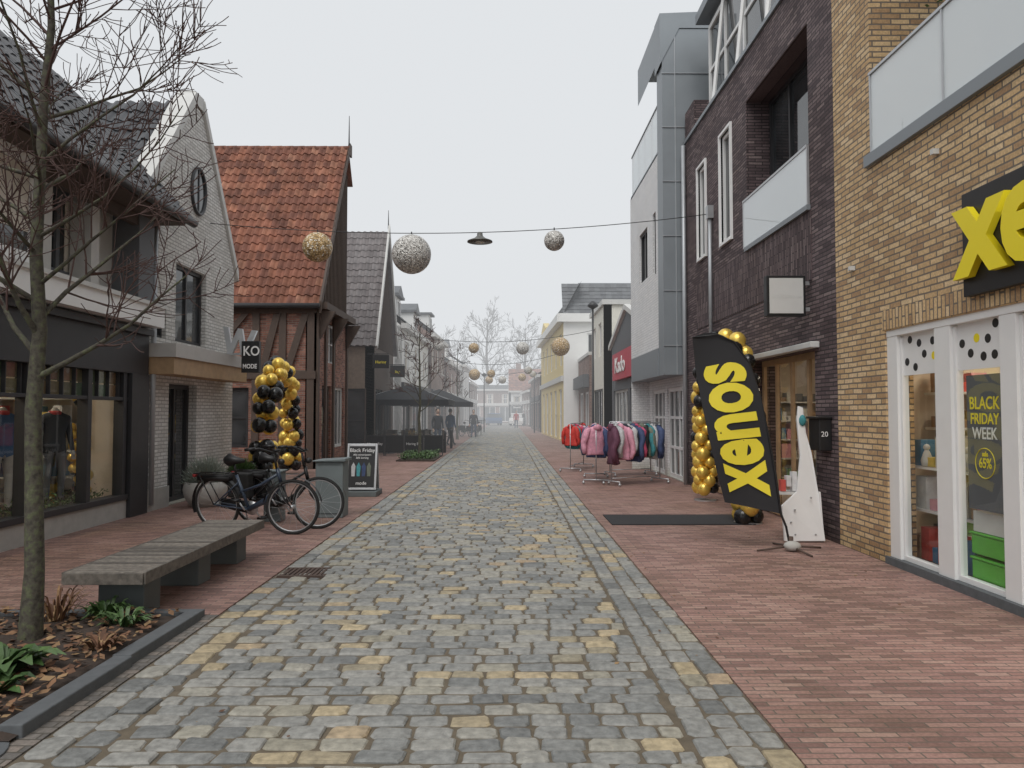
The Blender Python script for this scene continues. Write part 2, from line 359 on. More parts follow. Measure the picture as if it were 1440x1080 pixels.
def tiles(mb, P, U, ul, W, vl, tw=0.22, th=0.33, amp=0.03):
    P = V(P); U = V(U).normalized(); W = V(W).normalized(); N = U.cross(W)
    if N.z < 0: N = -N
    nu = max(1, round(ul/tw)); nv = max(1, round(vl/th)); tw = ul/nu; th = vl/nv
    prof = [(0, 0.9), (0.18, 1.0), (0.36, 0.65), (0.55, 0.1), (0.75, 0.0), (0.9, 0.25), (1.0, 0.9)]
    for j in range(nv):
        for i in range(nu):
            mb.rnd = R.random(); jz = R.uniform(-0.005, 0.005); jl = R.uniform(-0.012, 0.012)
            a = []
            for q, h in prof: a.append(P+U*((i+q)*tw)+W*(j*th+jl)+N*(amp*h+0.034+jz))
            for q, h in prof: a.append(P+U*((i+q)*tw)+W*((j+1)*th+0.04)+N*(amp*h+0.002+jz))
            for q, h in prof: a.append(P+U*((i+q)*tw)+W*(j*th+jl)+N*(amp*h-0.004+jz))
            b = mb.addv(a); k = len(prof)
            for x in range(k-1):
                mb.face((b+x, b+x+1, b+k+x+1, b+k+x)); mb.face((b+2*k+x, b+2*k+x+1, b+x+1, b+x))
    mb.rnd = 0.2
    mb.poly([P-N*0.01, P+U*ul-N*0.01, P+U*ul+W*vl-N*0.01, P+W*vl-N*0.01])

# ------------------------------------------------------------------ ground & streets
gr = G('ground'); gr('ground', 'ground').poly([(-400,-60,-0.06),(400,-60,-0.06),(400,900,-0.06),(-400,900,-0.06)]); gr.done()
pv = G('brick_pavement'); pv('p', 'paver').box(1.36, 6.0, -3, 130, -0.05, 0.0); pv.done()
pv = G('brick_pavement'); pv('p', 'paver').box(-30, -2.28, 5.95, 130, -0.05, 0.0); pv.done()
pv = G('dark_paving_strip'); pv('p', 'paver_dark').box(-12, -2.28, -3, 5.95, -0.05, -0.003); pv.done()
jb = G('street_bed'); jb('j', 'joint').box(-2.28, 1.36, -3, 60, -0.055, -0.012); jb.done()
fc = G('far_street'); fc('j', 'farcob').box(-2.28, 1.36, 60, 130, -0.05, 0.0); fc.done()

cb = G('cobblestone_street'); mb = cb('stones', 'cobble')
def patch(x, y):
    return math.sin(x*1.7+y*0.9+1.3)*math.sin(y*0.63-x*0.7)+0.5*math.sin(y*2.3+x*3.1)
def stone(cx, cy, w, l, far, zt):
    p = patch(cx, cy)
    if R.random() < 0.10+0.12*max(0, p): rv = R.uniform(0.80, 1.0)
    else: rv = R.triangular(0.0, 0.8, 0.42)
    mb.rnd = rv
    hw, hl = w/2, l/2
    if far:
        c = [(-hw,-hl),(hw,-hl),(hw,hl),(-hw,hl)]
        c = [(x+R.uniform(-.006,.006), y+R.uniform(-.006,.006)) for x, y in c]
        b = mb.addv([(cx+x, cy+y, -0.02) for x, y in c]+[(cx+x*0.94, cy+y*0.92, zt) for x, y in c])
        for k in range(4): mb.face((b+k, b+(k+1)%4, b+4+(k+1)%4, b+4+k))
        mb.face((b+4,b+5,b+6,b+7)); return
    def q(): return min(w, l)*R.uniform(0.06, 0.22)
    ch = [q() for _ in range(4)]
    c = [(-hw+ch[0],-hl),(hw-ch[1],-hl),(hw,-hl+ch[1]),(hw,hl-ch[2]),(hw-ch[2],hl),(-hw+ch[3],hl),(-hw,hl-ch[3]),(-hw,-hl+ch[0])]
    c = [(x+R.uniform(-.007,.007), y+R.uniform(-.006,.006)) for x, y in c]
    tx, ty = R.uniform(-.035,.035), R.uniform(-.04,.04)
    n = 8; b = mb.addv([(cx+x, cy+y, -0.03) for x, y in c]
        + [(cx+x*0.985, cy+y*0.98, zt-0.011+x*tx+y*ty) for x, y in c]
        + [(cx+x*0.90, cy+y*0.87, zt-0.002+x*tx+y*ty+R.uniform(-.0015,.0015)) for x, y in c]
        + [(cx+x*0.5, cy+y*0.45, zt+0.001+x*tx+y*ty+R.uniform(-.002,.002)) for x, y in c])
    for q_ in range(3):
        for k in range(n): mb.face((b+q_*n+k, b+q_*n+(k+1)%n, b+(q_+1)*n+(k+1)%n, b+(q_+1)*n+k))
    mb.face([b+3*n+k for k in range(n)])
y = 1.5; row = 0
while y < 60:
    rh = R.uniform(0.12, 0.155); far = y > 24
    x = -1.88-(R.uniform(0.03, 0.14) if row % 2 else 0); row += 1; x0 = -1.915
    while x < 0.86:
        w = R.uniform(0.165, 0.265); x1 = min(x+w, 0.895); xs = max(x, x0)
        if x1-xs > 0.06:
            stone((xs+x1)/2, y+rh/2+0.012*math.sin(x*1.3+row), x1-xs-R.uniform(.008,.019), rh-R.uniform(.010,.022), far, R.uniform(-0.005, 0.005))
        x += w
    y += rh
for (c0, c1, nc) in ((-2.27, -1.925, 2), (0.905, 1.355, 3)):
    cw = (c1-c0)/nc
    for k in range(nc):
        y = 1.5+R.random()*0.1
        while y < 60:
            l = R.uniform(0.17, 0.25)
            stone(c0+cw*(k+.5)+R.uniform(-.004,.004), y+l/2, cw-R.uniform(.006,.014), l-R.uniform(.008,.02), y > 24, R.uniform(-0.004, 0.005)); y += l
cb.done()
dr = G('drain_grate'); d = dr('grate', 'rust')
for i in range(9): d.box(-2.2+i*0.045, -2.2+i*0.045+0.024, 7.30, 7.62, 0.002, 0.012)
d.box(-2.23,-1.79,7.26,7.30,0.0,0.014); d.box(-2.23,-1.79,7.62,7.66,0.0,0.014); d.box(-2.24,-1.78,7.25,7.67,-0.01,0.001); dr.done()
mh = G('manhole_cover'); d = mh('lid', 'stonekerb', bevel=0.003); d.lathe((-2.62,3.5,0), [(0.27,-0.02),(0.27,0.008),(0.25,0.01)], 32)
for i in range(-4, 5):
    w = math.sqrt(0.05-(i*0.05)**2) if abs(i*0.05) < 0.22 else 0.05
    d.box(-2.62-w, -2.62+w, 3.5+i*0.05-0.01, 3.5+i*0.05+0.01, 0.01, 0.016)
mh.done()
mt = G('entrance_mat'); mt('mat', 'mat', bevel=0.004).box(1.5, 3.55, 10.55, 11.55, 0.001, 0.016); mt.done()
lt = G('scattered_leaves'); mb_ = lt('leaves', 'leafdead')
for i in range(340):
    mb_.rnd = R.random(); c = V((R.choice([R.uniform(1.4,4.0), R.uniform(-5.5,-2.3), R.uniform(-2.3,1.4), R.gauss(3.4,.3), R.gauss(1.4,.15)]), R.uniform(3.5,20), .008))
    a = R.uniform(0,6.28); s_ = R.uniform(.006,.022); u = V((math.cos(a),math.sin(a),.15))*s_; w = V((-math.sin(a),math.cos(a),.2))*s_*.6
    mb_.poly([c-u,c-u*.2+w,c+u,c+u*.1-w])
lt.done()

# ------------------------------------------------------------------ shop interior helper
def interior(G_, x0, x1, y0, y1, z1, shelves=True, sign=1, seed=1):
    rr = random.Random(seed)
    w = G_('interior_walls', 'shelfw'); xb = x1 if sign > 0 else x0
    w.box(min(xb, xb+sign*0.05), max(xb, xb+sign*0.05), y0, y1, 0, z1)
    w.box(x0, x1, y0-0.05, y0, 0, z1); w.box(x0, x1, y1, y1+0.05, 0, z1)
    w.box(x0, x1, y0, y1, z1, z1+0.05)
    G_('interior_floor', 'shopfloor').box(x0, x1, y0, y1, 0.0, 0.03)
    L = G_('ceiling_lights', 'lampw'); yy = y0+0.7
    while yy < y1-0.6:
        xm = x0+(x1-x0)*(.35 if sign > 0 else .65); L.box(xm-0.2, xm+0.2, yy, yy+0.7, z1-0.03, z1-0.005)
        yy += 1.9
    if shelves:
        sh = G_('shelving', 'offw'); gd = G_('goods', 'goods')
        yy = y0+0.3
        while yy < y1-1.2:
            xs = xb-sign*0.55 if rr.random() < .5 else xb-sign*1.1
            for z in (0.2, 0.6, 1.0, 1.4, 1.8):
                sh.box(min(xs, xs+sign*.4), max(xs, xs+sign*.4), yy, yy+1.0, z, z+0.03)
                q = yy+0.03
                while q < yy+0.85:
                    w_ = rr.uniform(.07, .2); gd.rnd = rr.random()
                    gd.box(min(xs+sign*.04, xs+sign*.3), max(xs+sign*.04, xs+sign*.3), q, q+w_, z+0.03, z+rr.uniform(.12, .33)); q += w_+0.02
            yy += 1.15
        # shelving on the end wall seen obliquely from the street
        for z in (0.2, 0.6, 1.0, 1.4, 1.8):
            xa = x0+.5 if sign > 0 else x0+.6; xe = x1-.7 if sign > 0 else x1-.5
            sh.box(xa, xe, y1-.4, y1-.02, z, z+.03); q = xa+.03
            while q < xe-.2:
                w_ = rr.uniform(.07,.22); gd.rnd = rr.random(); gd.box(q, q+w_, y1-.36, y1-.1, z+.03, z+rr.uniform(.12,.33)); q += w_+.02

# ------------------------------------------------------------------ RIGHT: yellow brick shop building
XR = 4.05
FRt = FR((XR,0,0), (0,1,0), (-1,0,0))
b = G('yellow_brick_shop_building')
b('walls', 'ybrick').wall(FRt, -4, 9.0, 0, 4.3, [(-3, 7.86, -0.1, 2.47)], 0.3)
b('upper_walls', 'ybrick').wall(FRt, -4, 9.0, 4.3, 9.5, [(1.2, 8.08, 4.45, 8.3)], 1.3)
b('soldier_course', 'ybrick_s').wall(FR((XR-0.006,0,0),(0,1,0),(-1,0,0)), -3, 7.9, 2.48, 2.69, [], 0.02)
b('back', 'ybrick').box(XR+3.5, XR+3.6, -4, 9, 0, 9.5)
b('end_wall', 'ybrick').box(XR+1.3, XR+3.5, 8.7, 8.99, 2.6, 9.5)
b('roof', 'zinc').box(XR-0.05, XR+3.6, -4.05, 9.05, 9.5, 9.65)
b('slab_edge', 'zinc', bevel=0.004).lbox(FRt, 1.0, 8.16, -1.2, 0.05, 4.33, 4.46)
bg = b('balustrade_glass', 'balu')
for i in range(5):
    u1 = 8.02-i*1.35; bg.lbox(FRt, u1-1.33, u1, 0.005, 0.017, 4.48, 5.33)
ral = b('balustrade_rail', 'steel'); ral.lbox(FRt, 1.2, 8.05, -0.01, 0.035, 5.335, 5.365)
for i in range(6): ral.lbox(FRt, 8.03-i*1.35-0.012, 8.03-i*1.35+0.012, 0.0, 0.03, 4.46, 5.335)
window(b, FR((XR+1.25,0,0),(0,1,0),(-1,0,0)), 1.6, 7.4, 4.5, 7.2, 'dframe', 0.08, 3, 0, rec=0.0)
b('balcony_back', 'dbrick').box(XR+1.27, XR+1.3, 1.2, 8.08, 4.46, 8.3)
lf = b('balcony_plants', 'leafgreen')
for i in range(500):
    lf.rnd = R.random(); c = V((XR+0.3+R.uniform(-.12,.2), R.choice([6.6,7.2,6.9])+R.gauss(0,.12), R.uniform(5.2,6.1))); a = V((R.uniform(-1,1),R.uniform(-1,1),R.uniform(-.5,1)))*0.05
    q = V((R.uniform(-1,1),R.uniform(-1,1),R.uniform(-1,1)))*0.02; lf.poly([c, c+a*.5+q, c+a, c+a*.5-q])
fr = b('shopfront_frame', 'white', bevel=0.004); gls = b('shopfront_glass', 'glass')
cols = [(7.66,7.86),(6.74,6.99),(5.86,6.06),(4.9,5.1),(3.9,4.1),(2.9,3.1),(1.9,2.1)]
for a, c in cols: fr.lbox(FRt, a, c, -0.14, -0.02, 0.08, 2.40)
fr.lbox(FRt, -3, 7.86, -0.14, -0.015, 2.40, 2.47)
b('threshold', 'stonekerb').lbox(FRt, -3, 7.9, -0.2, 0.02, 0.0, 0.08)
rr = random.Random(17)
for (a, c), (d, e_) in zip(cols[1:], cols[:-1]):
    fr.lbox(FRt, c, d, -0.12, -0.05, 0.08, 0.13)
    fr.lbox(FRt, c, c+0.035, -0.12, -0.05, 0.13, 2.38); fr.lbox(FRt, d-0.035, d, -0.12, -0.05, 0.13, 2.38)
    gls.poly([FRt.p(c,-0.08,0.1), FRt.p(d,-0.08,0.1), FRt.p(d,-0.08,2.4), FRt.p(c,-0.08,2.4)])
    b('window_film', 'white').lbox(FRt, c+0.036, d-0.036, -0.079, -0.074, 1.98, 2.40)
    pts_ = []; tries = 0
    while len(pts_) < 7 and tries < 400:
        tries += 1; u = rr.uniform(c+.08, d-.08); z = rr.uniform(2.02, 2.36)
        if all((u-p[0])**2+(z-p[1])**2 > .14**2 for p in pts_): pts_.append((u, z))
    for k, (u, z) in enumerate(pts_):
        m_ = 'yellow' if k == 3 else 'black'
        b('film_dots_'+m_, m_).prism([FRt.p(u+0.04*math.cos(t_*math.pi/8), -0.0735, z+0.04*math.sin(t_*math.pi/8)) for t_ in range(16)], (-0.002,0,0))
interior(b, XR+0.32, XR+3.3, 1.0, 8.6, 2.9, sign=1, seed=3)
gd = b('window_goods', 'goods')
rr = random.Random(4)
sh = b('window_shelves', 'white')
for z in (0.55, 1.0):
    sh.lbox(FRt, 5.2, 8.2, -0.75, -0.36, z, z+0.025)
for z in (0.04, 0.58, 1.03):
    u = 5.2
    while u < 8.1:
        w_ = rr.uniform(0.08, 0.22); gd.rnd = rr.random(); h = rr.uniform(0.08, 0.34)
        gd.lbox(FRt, u, u+w_, -0.68, -0.4, z, z+h); u += w_+rr.uniform(0.01, 0.1)
# small decorative figures on the top shelf
fg = b('window_figures', 'offw', True)
for u in (7.15, 7.5, 7.85, 5.6):
    fg.lathe((XR+.42, u, 1.03), [(.05,0),(.06,.06),(.035,.14),(.02,.17)], 12); fg.ball((XR+.42,u,1.23),.035,10)
gc = b('green_crates', 'green', bevel=0.01)
for z in (0.12, 0.34):
    gc.lbox(FRt, 6.12, 6.68, -0.34, -0.14, z, z+0.17); gc.lbox(FRt, 6.10, 6.70, -0.35, -0.13, z+.172, z+0.195)
b('white_tub','offw').lbox(FRt, 6.15, 6.66, -0.33, -0.15, 0.54, 0.72)
ps = b('poster', 'slate_panel'); ps.lbox(FRt, 6.14, 6.62, -0.1, -0.09, 0.75, 1.93)
N_ = (-1,0,0); px = XR+0.088
for body, z, s_, m_ in (('BLACK',1.63,0.155,'yellow_f'),('FRIDAY',1.50,0.135,'yellow_f'),('WEEK',1.37,0.145,'white'),('65%',1.12,0.12,'yellow_f'),('sale',1.22,0.06,'yellow_f')):
    text(b, body, s_, (px, 6.38, z), N_, m_, 0.001, 0.002, 'CENTER', sx=0.85)
ring = [FRt.p(6.38+0.13*math.cos(a*math.pi/16), -0.087, 1.16+0.13*math.sin(a*math.pi/16)) for a in range(32)]
b('poster_ring', 'yellow_f').path(ring, 0.004, 4, closed=True)
sc = b('security_camera', 'offw'); sc.lbox(FRt, 8.5, 8.55, 0, 0.06, 3.25, 3.30); sc.lbox(FRt, 6.8, 6.85, 0, 0.06, 4.02, 4.07)
b.done()
s = G('shop_sign'); s('panel', 'black', bevel=0.006).lbox(FRt, 3.2, 6.375, 0.01, 0.07, 2.60, 3.50)
text(s, 'xenos', 1.16, (XR-0.105, 6.34, 2.79), (-1,0,0), 'yellow', 0.03, 0.038, 'LEFT', sx=0.95)
s.done()
mbx = G('mailbox'); q = mbx('box', 'black', bevel=0.01); q.lbox(FRt, 9.18, 9.5, 0.0, 0.16, 1.12, 1.52); q.lbox(FRt, 9.16, 9.52, 0.0, 0.19, 1.52, 1.55)
text(mbx, '20', 0.09, (XR-0.14, 9.176, 1.30), (0,-1,0), 'white', 0.001); mbx.done()

# ------------------------------------------------------------------ RIGHT: dark brick building
b = G('dark_brick_building')
big = (9.75, 12.3, 4.36, 6.85)
b('walls', 'dbrick').wall(FRt, 9.0, 16.5, 0, 7.65, [(9.66,12.1,-.1,2.43),(13.2,15.6,-.1,2.43),big,(14.8,15.4,4.8,6.7),(13.12,13.76,4.75,6.78)], 0.45)
b('soldier_bands', 'dbrick_s').wall(FR((XR-0.01,0,0),(0,1,0),(-1,0,0)), 9.7, 15.6, 3.35, 4.3, [], 0.02)
b('roof', 'zinc').box(XR-0.04, XR+6, 9.0, 16.5, 7.65, 7.72)
b('back', 'dbrick').box(XR+5, XR+5.1, 9.0, 16.5, 0, 7.65)
b('parapet_block', 'dbrick').box(XR, XR+0.8, 15.7, 16.49, 7.72, 8.35)
FQ = FR((XR+0.45,0,0),(0,1,0),(-1,0,0))
window(b, FQ, big[0], big[1], big[2], big[3], 'dframe', 0.07, 2, 0, rec=0.0)
b('recess_back','dbrick').box(XR+0.47, XR+0.5, 9.5, 12.5, 4.2, 7)
b('sill', 'zinc').lbox(FRt, big[0]-0.03, big[1]+0.03, -0.4, 0.05, 4.30, 4.37)
b('glass_balustrade', 'balu').lbox(FRt, big[0]+0.02, big[1]+0.12, 0.01, 0.025, 4.38, 5.15)
b('balustrade_rail', 'steel').lbox(FRt, big[0], big[1]+0.14, 0.0, 0.035, 5.155, 5.19)
for u in (big[0]+.01, big[1]+0.12): b('balustrade_rail', 'steel').lbox(FRt, u-0.015, u+0.015, 0.0, 0.03, 4.37, 5.155)
window(b, FRt, 14.8, 15.4, 4.8, 6.7, 'white', 0.07, 0, 0, rec=0.08); window(b, FRt, 13.12, 13.76, 4.75, 6.78, 'white', 0.07, 0, 0, rec=0.08)
for (u0,u1,z0,z1) in ((14.8,15.4,4.8,6.7),(13.12,13.76,4.75,6.78)):
    tr = b('window_trim', 'white'); tr.lbox(FRt,u0-0.05,u0,-0.1,0.04,z0-0.05,z1+0.05); tr.lbox(FRt,u1,u1+0.05,-0.1,0.04,z0-0.05,z1+0.05); tr.lbox(FRt,u0,u1,-0.1,0.04,z1,z1+0.05); tr.lbox(FRt,u0,u1,-0.1,0.05,z0-0.05,z0)
for (u0,u1,nv) in ((9.66,12.1,3),(13.2,15.6,3)):
    window(b, FRt, u0, u1, 0.02, 2.43, 'wood', 0.09, nv, 0, rec=0.2, glassm='glass', part='shopfront')
b('awning_box', 'offw', bevel=0.01).lbox(FRt, 9.5, 12.3, 0.0, 0.12, 2.44, 2.52)
interior(b, XR+0.5, XR+4, 9.3, 16.2, 2.8, sign=1, seed=9)
bl = b('inside_balloons','gold',True)
for i in range(46): bl.ball((XR+0.9+R.gauss(0,.1), 10.3+R.gauss(0,.13), 0.3+i*.045), R.uniform(.08,.12), 10)
F4 = FR((XR+0.35,0,0),(0,1,0),(-1,0,0))
window(b, F4, 11.0, 15.6, 7.9, 9.9, 'white', 0.1, 3, 1, rec=0.0)
b('penthouse', 'zinc').box(XR+0.37, XR+4, 10.9, 15.7, 7.72, 10.1); b('penthouse_roof', 'zinc').box(XR+0.1, XR+4, 10.8, 15.9, 10.1, 10.3)
for i in range(3): b('roof_frames','white').tube((XR+0.05,11.4+i*1.5,7.75),(XR+0.3,11.4+i*1.5,10.1),0.04,n=6)
pp = b('downpipe', 'zinc_l', True); pp.tube((XR-0.06,14.35,2.5),(XR-0.06,14.35,5.6),0.035,n=10); pp.tube((XR-0.07,16.42,0),(XR-0.07,16.42,7.6),0.045,n=10)
b('junction_box', 'steel').lbox(FRt, 14.28, 14.42, 0.0, 0.12, 5.4, 5.65)
b.done()
s = G('lightbox_sign'); s('frame', 'black', bevel=0.006).box(3.46, 3.98, 9.75, 9.87, 2.88, 3.42); s('face', 'signgrey').box(3.495, 3.945, 9.742, 9.748, 2.915, 3.385)
s('bracket', 'steel').box(3.98, 4.05, 9.79, 9.83, 2.95, 3.0); s('bracket', 'steel').box(3.98, 4.05, 9.79, 9.83, 3.3, 3.35)
text(s, 'Bruidsmode', 0.085, (3.72,9.74,3.12), (0,-1,0), 'offw', 0.0005, 0, 'CENTER'); s.done()

# ------------------------------------------------------------------ RIGHT: zinc and white building
b = G('zinc_and_white_building')
XZ = 3.56; FZ = FR((XZ,0,0),(0,1,0),(-1,0,0))
b('zinc_column', 'zinc').box(XZ, XR+0.8, 16.62, 17.2, 2.45, 10.4)
for i, z in enumerate([3.1+1.25*k for k in range(6)]): b('zinc_seams', 'zinc_l').box(XZ-0.01, XR+0.8, 16.60, 16.63, z, z+0.015)
b('zinc_seams', 'zinc_l').box(XZ+0.28, XZ+0.30, 16.602, 16.63, 2.45, 10.4)
b('zinc_band', 'zinc').box(XZ-0.02, XR+0.8, 17.2, 20.9, 2.45, 3.1)
b('white_walls', 'wbrick').wall(FZ, 17.2, 20.9, 3.1, 7.7, [(18.5,19.6,5.0,6.3),(17.45,17.8,4.9,6.4)], 0.3)
b('far_end', 'wbrick').box(XZ, XR+4, 20.9, 21.0, 0, 7.7)
window(b, FZ, 18.5, 19.6, 5.0, 6.3, 'dframe', 0.06, 1, 0, rec=0.1); window(b, FZ, 17.45, 17.8, 4.9, 6.4, 'dframe', 0.05, rec=0.1)
b('core', 'zinc').box(XR+0.8, XR+4, 16.62, 20.9, 2.45, 10.4)
b('terrace_glass', 'balu').lbox(FZ, 17.25, 20.85, -0.05, -0.03, 7.75, 8.85)
rl = b('terrace_rail', 'dframe'); rl.lbox(FZ, 17.2, 20.9, -0.07, -0.02, 8.85, 8.9)
for i in range(5): rl.lbox(FZ, 17.2+i*0.9, 17.24+i*0.9, -0.08, -0.04, 7.7, 8.85)
b('terrace_floor', 'zinc').box(XZ, XR+1, 17.2, 20.9, 7.66, 7.74)
window(b, FR((XR+0.79,0,0),(0,1,0),(-1,0,0)), 17.4, 20.6, 7.8, 9.7, 'dframe', 0.07, 3, 0, rec=-0.05)
b('roof_canopy', 'zinc').prism([(XZ-0.05,16.6,9.55),(XZ-0.05,16.6,10.75),(XR+4,16.6,10.95),(XR+4,16.6,10.41),(XZ+0.4,16.6,10.41)], (0,0.6,0))
b('roof_canopy', 'zinc').prism([(XZ-0.05,17.2,9.75),(XZ-0.05,17.2,10.72),(XR+4,17.2,10.92),(XR+4,17.2,10.41),(XZ+0.2,17.2,10.41)], (0,2.2,0))
FW = FR((XR,0,0),(0,1,0),(-1,0,0))
b('ground_wall', 'wbrick').wall(FW, 16.52, 20.9, 0, 2.45, [(17.0,18.6,0.02,2.2),(18.9,20.5,0.02,2.2)], 0.25)
for u0 in (17.0, 18.9): window(b, FW, u0, u0+1.6, 0.02, 2.2, 'white', 0.09, 2, 2, rec=0.1, part='door')
b.done()

# ------------------------------------------------------------------ RIGHT: low shop with red sign, etc.
b = G('low_timber_shop')
b('walls', 'slate_panel').wall(FRt, 21.0, 28.5, 0, 4.0, [(21.5,24.2,.3,2.4),(24.6,27.9,.05,2.4)], 0.25)
window(b, FRt, 21.5, 24.2, .3, 2.4, 'white', 0.08, 2, 0); window(b, FRt, 24.6, 27.9, .05, 2.4, 'offw', 0.08, 3, 0)
b('side', 'cream').box(XR, XR+6, 28.3, 28.5, 0, 4.0)
b('gable', 'slate_panel').prism([(XR,21.0,4.0),(XR,28.5,4.0),(XR,24.75,5.0)], (6,0,0))
b('roof_edge', 'offw').prism([(XR-0.1,20.9,4.0),(XR-0.1,24.75,5.08),(XR-0.1,24.75,5.25),(XR-0.1,20.9,4.17)], (0.2,0,0))
b('roof_edge', 'offw').prism([(XR-0.1,28.6,4.0),(XR-0.1,24.75,5.08),(XR-0.1,24.75,5.25),(XR-0.1,28.6,4.17)], (0.2,0,0))
b('fascia_sign', 'redsign').lbox(FRt, 22.4, 27.2, 0.02, 0.14, 2.75, 3.7)
text(b, 'Kado', 0.75, (XR-0.16, 26.5, 3.0), (-1,0,0), 'white', 0.01, 0.01, sx=1.4)
b.done()
b = G('cream_house')
Fc = FR((0,30,0),(1,0,0),(0,-1,0)); Fh = FR((4.0,0,0),(0,1,0),(-1,0,0))
b('walls', 'cream').wall(Fc, 4.0, 14, 0, 6.0, [], 0.3); b('street_wall', 'cream').wall(Fh, 30.0, 34.5, 0, 6.0, [(31,32,4,5.4),(33,34,4,5.4),(30.6,34,.1,2.6)], .3)
for u in (31,33): window(b, Fh, u, u+1, 4, 5.4, 'white', 0.07, 1)
window(b, Fh, 30.6, 34, .1, 2.6, 'dframe', 0.08, 3)
b('cornice', 'offw').box(3.9, 14, 29.9, 34.6, 6.0, 6.2)
b.done()
b = G('small_shop')
Fs = FR((3.9,0,0),(0,1,0),(-1,0,0))
b('walls', 'rbrick2').wall(Fs, 34.6, 39.9, 0, 4.3, [(35,37,.3,2.6),(37.5,39.5,.1,2.6)], .3)
window(b, Fs, 35, 37, .3, 2.6, 'white', .08, 1); window(b, Fs, 37.5, 39.5, .1, 2.6, 'white', .08, 1)
b('top', 'offw').box(3.85, 8, 34.6, 39.9, 4.3, 4.45); b('fascia', 'slate_panel').lbox(Fs, 34.7, 39.8, 0.02, 0.3, 2.8, 3.4); b.done()
b = G('yellow_mansard_house')
Fa = FR((0,40,0),(1,0,0),(0,-1,0)); U5 = V((-0.45,16,0)).normalized(); N5 = V((-U5.y, U5.x, 0)); F6 = FR((3.1,40,0), U5, N5)
b('side_wall', 'whiter').wall(Fa, 3.1, 13, 0, 6.7, [(4.4,5.3,4.4,5.9),(6.2,7.1,4.4,5.9)], .3)
window(b, Fa, 4.4, 5.3, 4.4, 5.9, 'white', .07, 1); window(b, Fa, 6.2, 7.1, 4.4, 5.9, 'white', .07, 1)
hs = [(1+i*3, 2.3+i*3, 4.2, 6.0) for i in range(5)]+[(1+i*3, 2.6+i*3, .1, 2.9) for i in range(5)]
b('street_wall', 'yellow_r').wall(F6, 0.02, 16, 0, 6.7, hs, .3)
for h in hs: window(b, F6, *h, 'white', .08, 1, 1)
b('cornice', 'whiter').lbox(F6, -0.2, 16.2, 0.01, 0.35, 6.5, 6.95); b('cornice', 'whiter').box(2.85, 13, 39.7, 40, 6.5, 6.95)
b('belt', 'offw').lbox(F6, 0, 16, 0.01, 0.12, 3.3, 3.6)
b('bay_top', 'yellow_r').prism([F6.p(12,0.02,6.95),F6.p(15.5,0.02,6.95),F6.p(15.5,0.02,7.6),F6.p(13.7,0.02,8.1),F6.p(12,0.02,7.6)], (0.4,0,0))
tiles(b('mansard_roof', 'slate'), (3.05,39.8,6.95), (1,0,0), 10, (0,0.55,1), 2.0, .3, .25, 0.004)
tiles(b('mansard_roof', 'slate'), F6.p(16,0,6.95), -U5, 16.2, V((0.55,0,1)), 2.0, .3, .25, 0.004)
b('roof_top', 'zinc').box(4.0, 13, 40.9, 56, 8.65, 8.8)
b.done()
def rowhouse(name, F, L, H, wallm, roofm, roofh, depth, nwin, dormers=0, shop='dframe', win='white', dflat=False, chim=True):
    b = G(name); st = L/nwin
    hs = [(st*i+st*.28, st*i+st*.72, H-2.1, H-0.6) for i in range(nwin)]; gs = [(st*i+st*.12, st*i+st*.88, .2, 2.5) for i in range(nwin)]
    b('street_wall', wallm).wall(F, 0, L, 0, H, hs+gs, .3)
    for h in hs: window(b, F, *h, win, .08, 1, 1, sill='offw', curtain=True)
    for h in gs: window(b, F, *h, shop, .09, 1, 0, part='shopfront')
    b('fascia', 'dframe' if shop == 'dframe' else 'offw').lbox(F, 0.1, L-0.1, 0.01, 0.14, 2.6, 3.0)
    b('cornice', 'offw').lbox(F, -0.05, L+0.05, 0.01, 0.28, H-0.12, H+0.12)
    b('end_walls', wallm).wall(FR(F.p(0,0,0), -F.N, -F.U), 0, depth, 0, H, [], .3)
    b('end_walls', wallm).wall(FR(F.p(L,0,0), -F.N, F.U), 0, depth, 0, H, [], .3)
    s_ = -F.N*(depth/2)+V((0,0,roofh)); ln = s_.length
    tiles(b('roof', roofm), F.p(0,0.2,H+0.1), F.U, L, s_, ln, .3, .35, .03)
    for u, nn in ((0,-F.U),(L,F.U)):
        b('gables', wallm).prism([F.p(u,0,H), F.p(u,-depth,H), F.p(u,-depth/2,H+roofh)], -nn*0.2)
    b('roof_back', roofm).poly([F.p(0,-depth/2,H+roofh+.1), F.p(L,-depth/2,H+roofh+.1), F.p(L,-depth,H), F.p(0,-depth,H)])
    for i in range(dormers):
        u = L*(i+.5)/dormers+(.5 if i % 2 else -.4); d = b('dormers', 'whiter')
        d.lbox(F, u-.7, u+.7, -2.4, -0.5, H+0.15, H+1.6); b('dormer_roof','slate').lbox(F, u-.85, u+.85, -2.6, -0.3, H+1.6, H+1.72)
        if not dflat: b('dormer_gable','slate').prism([F.p(u-.85,-0.35,H+1.73),F.p(u+.85,-0.35,H+1.73),F.p(u,-0.35,H+2.2)], -F.N*1.8)
        window(b, F, u-.5, u+.5, H+.35, H+1.45, 'white', .06, 1, 0, rec=.49)
    if chim:
        ch = b('chimney', 'rbrick2'); ch.lbox(F, L*.15, L*.15+.7, -depth/2-.3, -depth/2+.3, H+roofh-.5, H+roofh+.9)
    b.done()
rowhouse('brick_row_house', FR((2.75,60,0),(-0.02,1,0),(-1,0,0)), 14, 4.6, 'rbrick2', 'tile_or', 2.2, 7, 4)

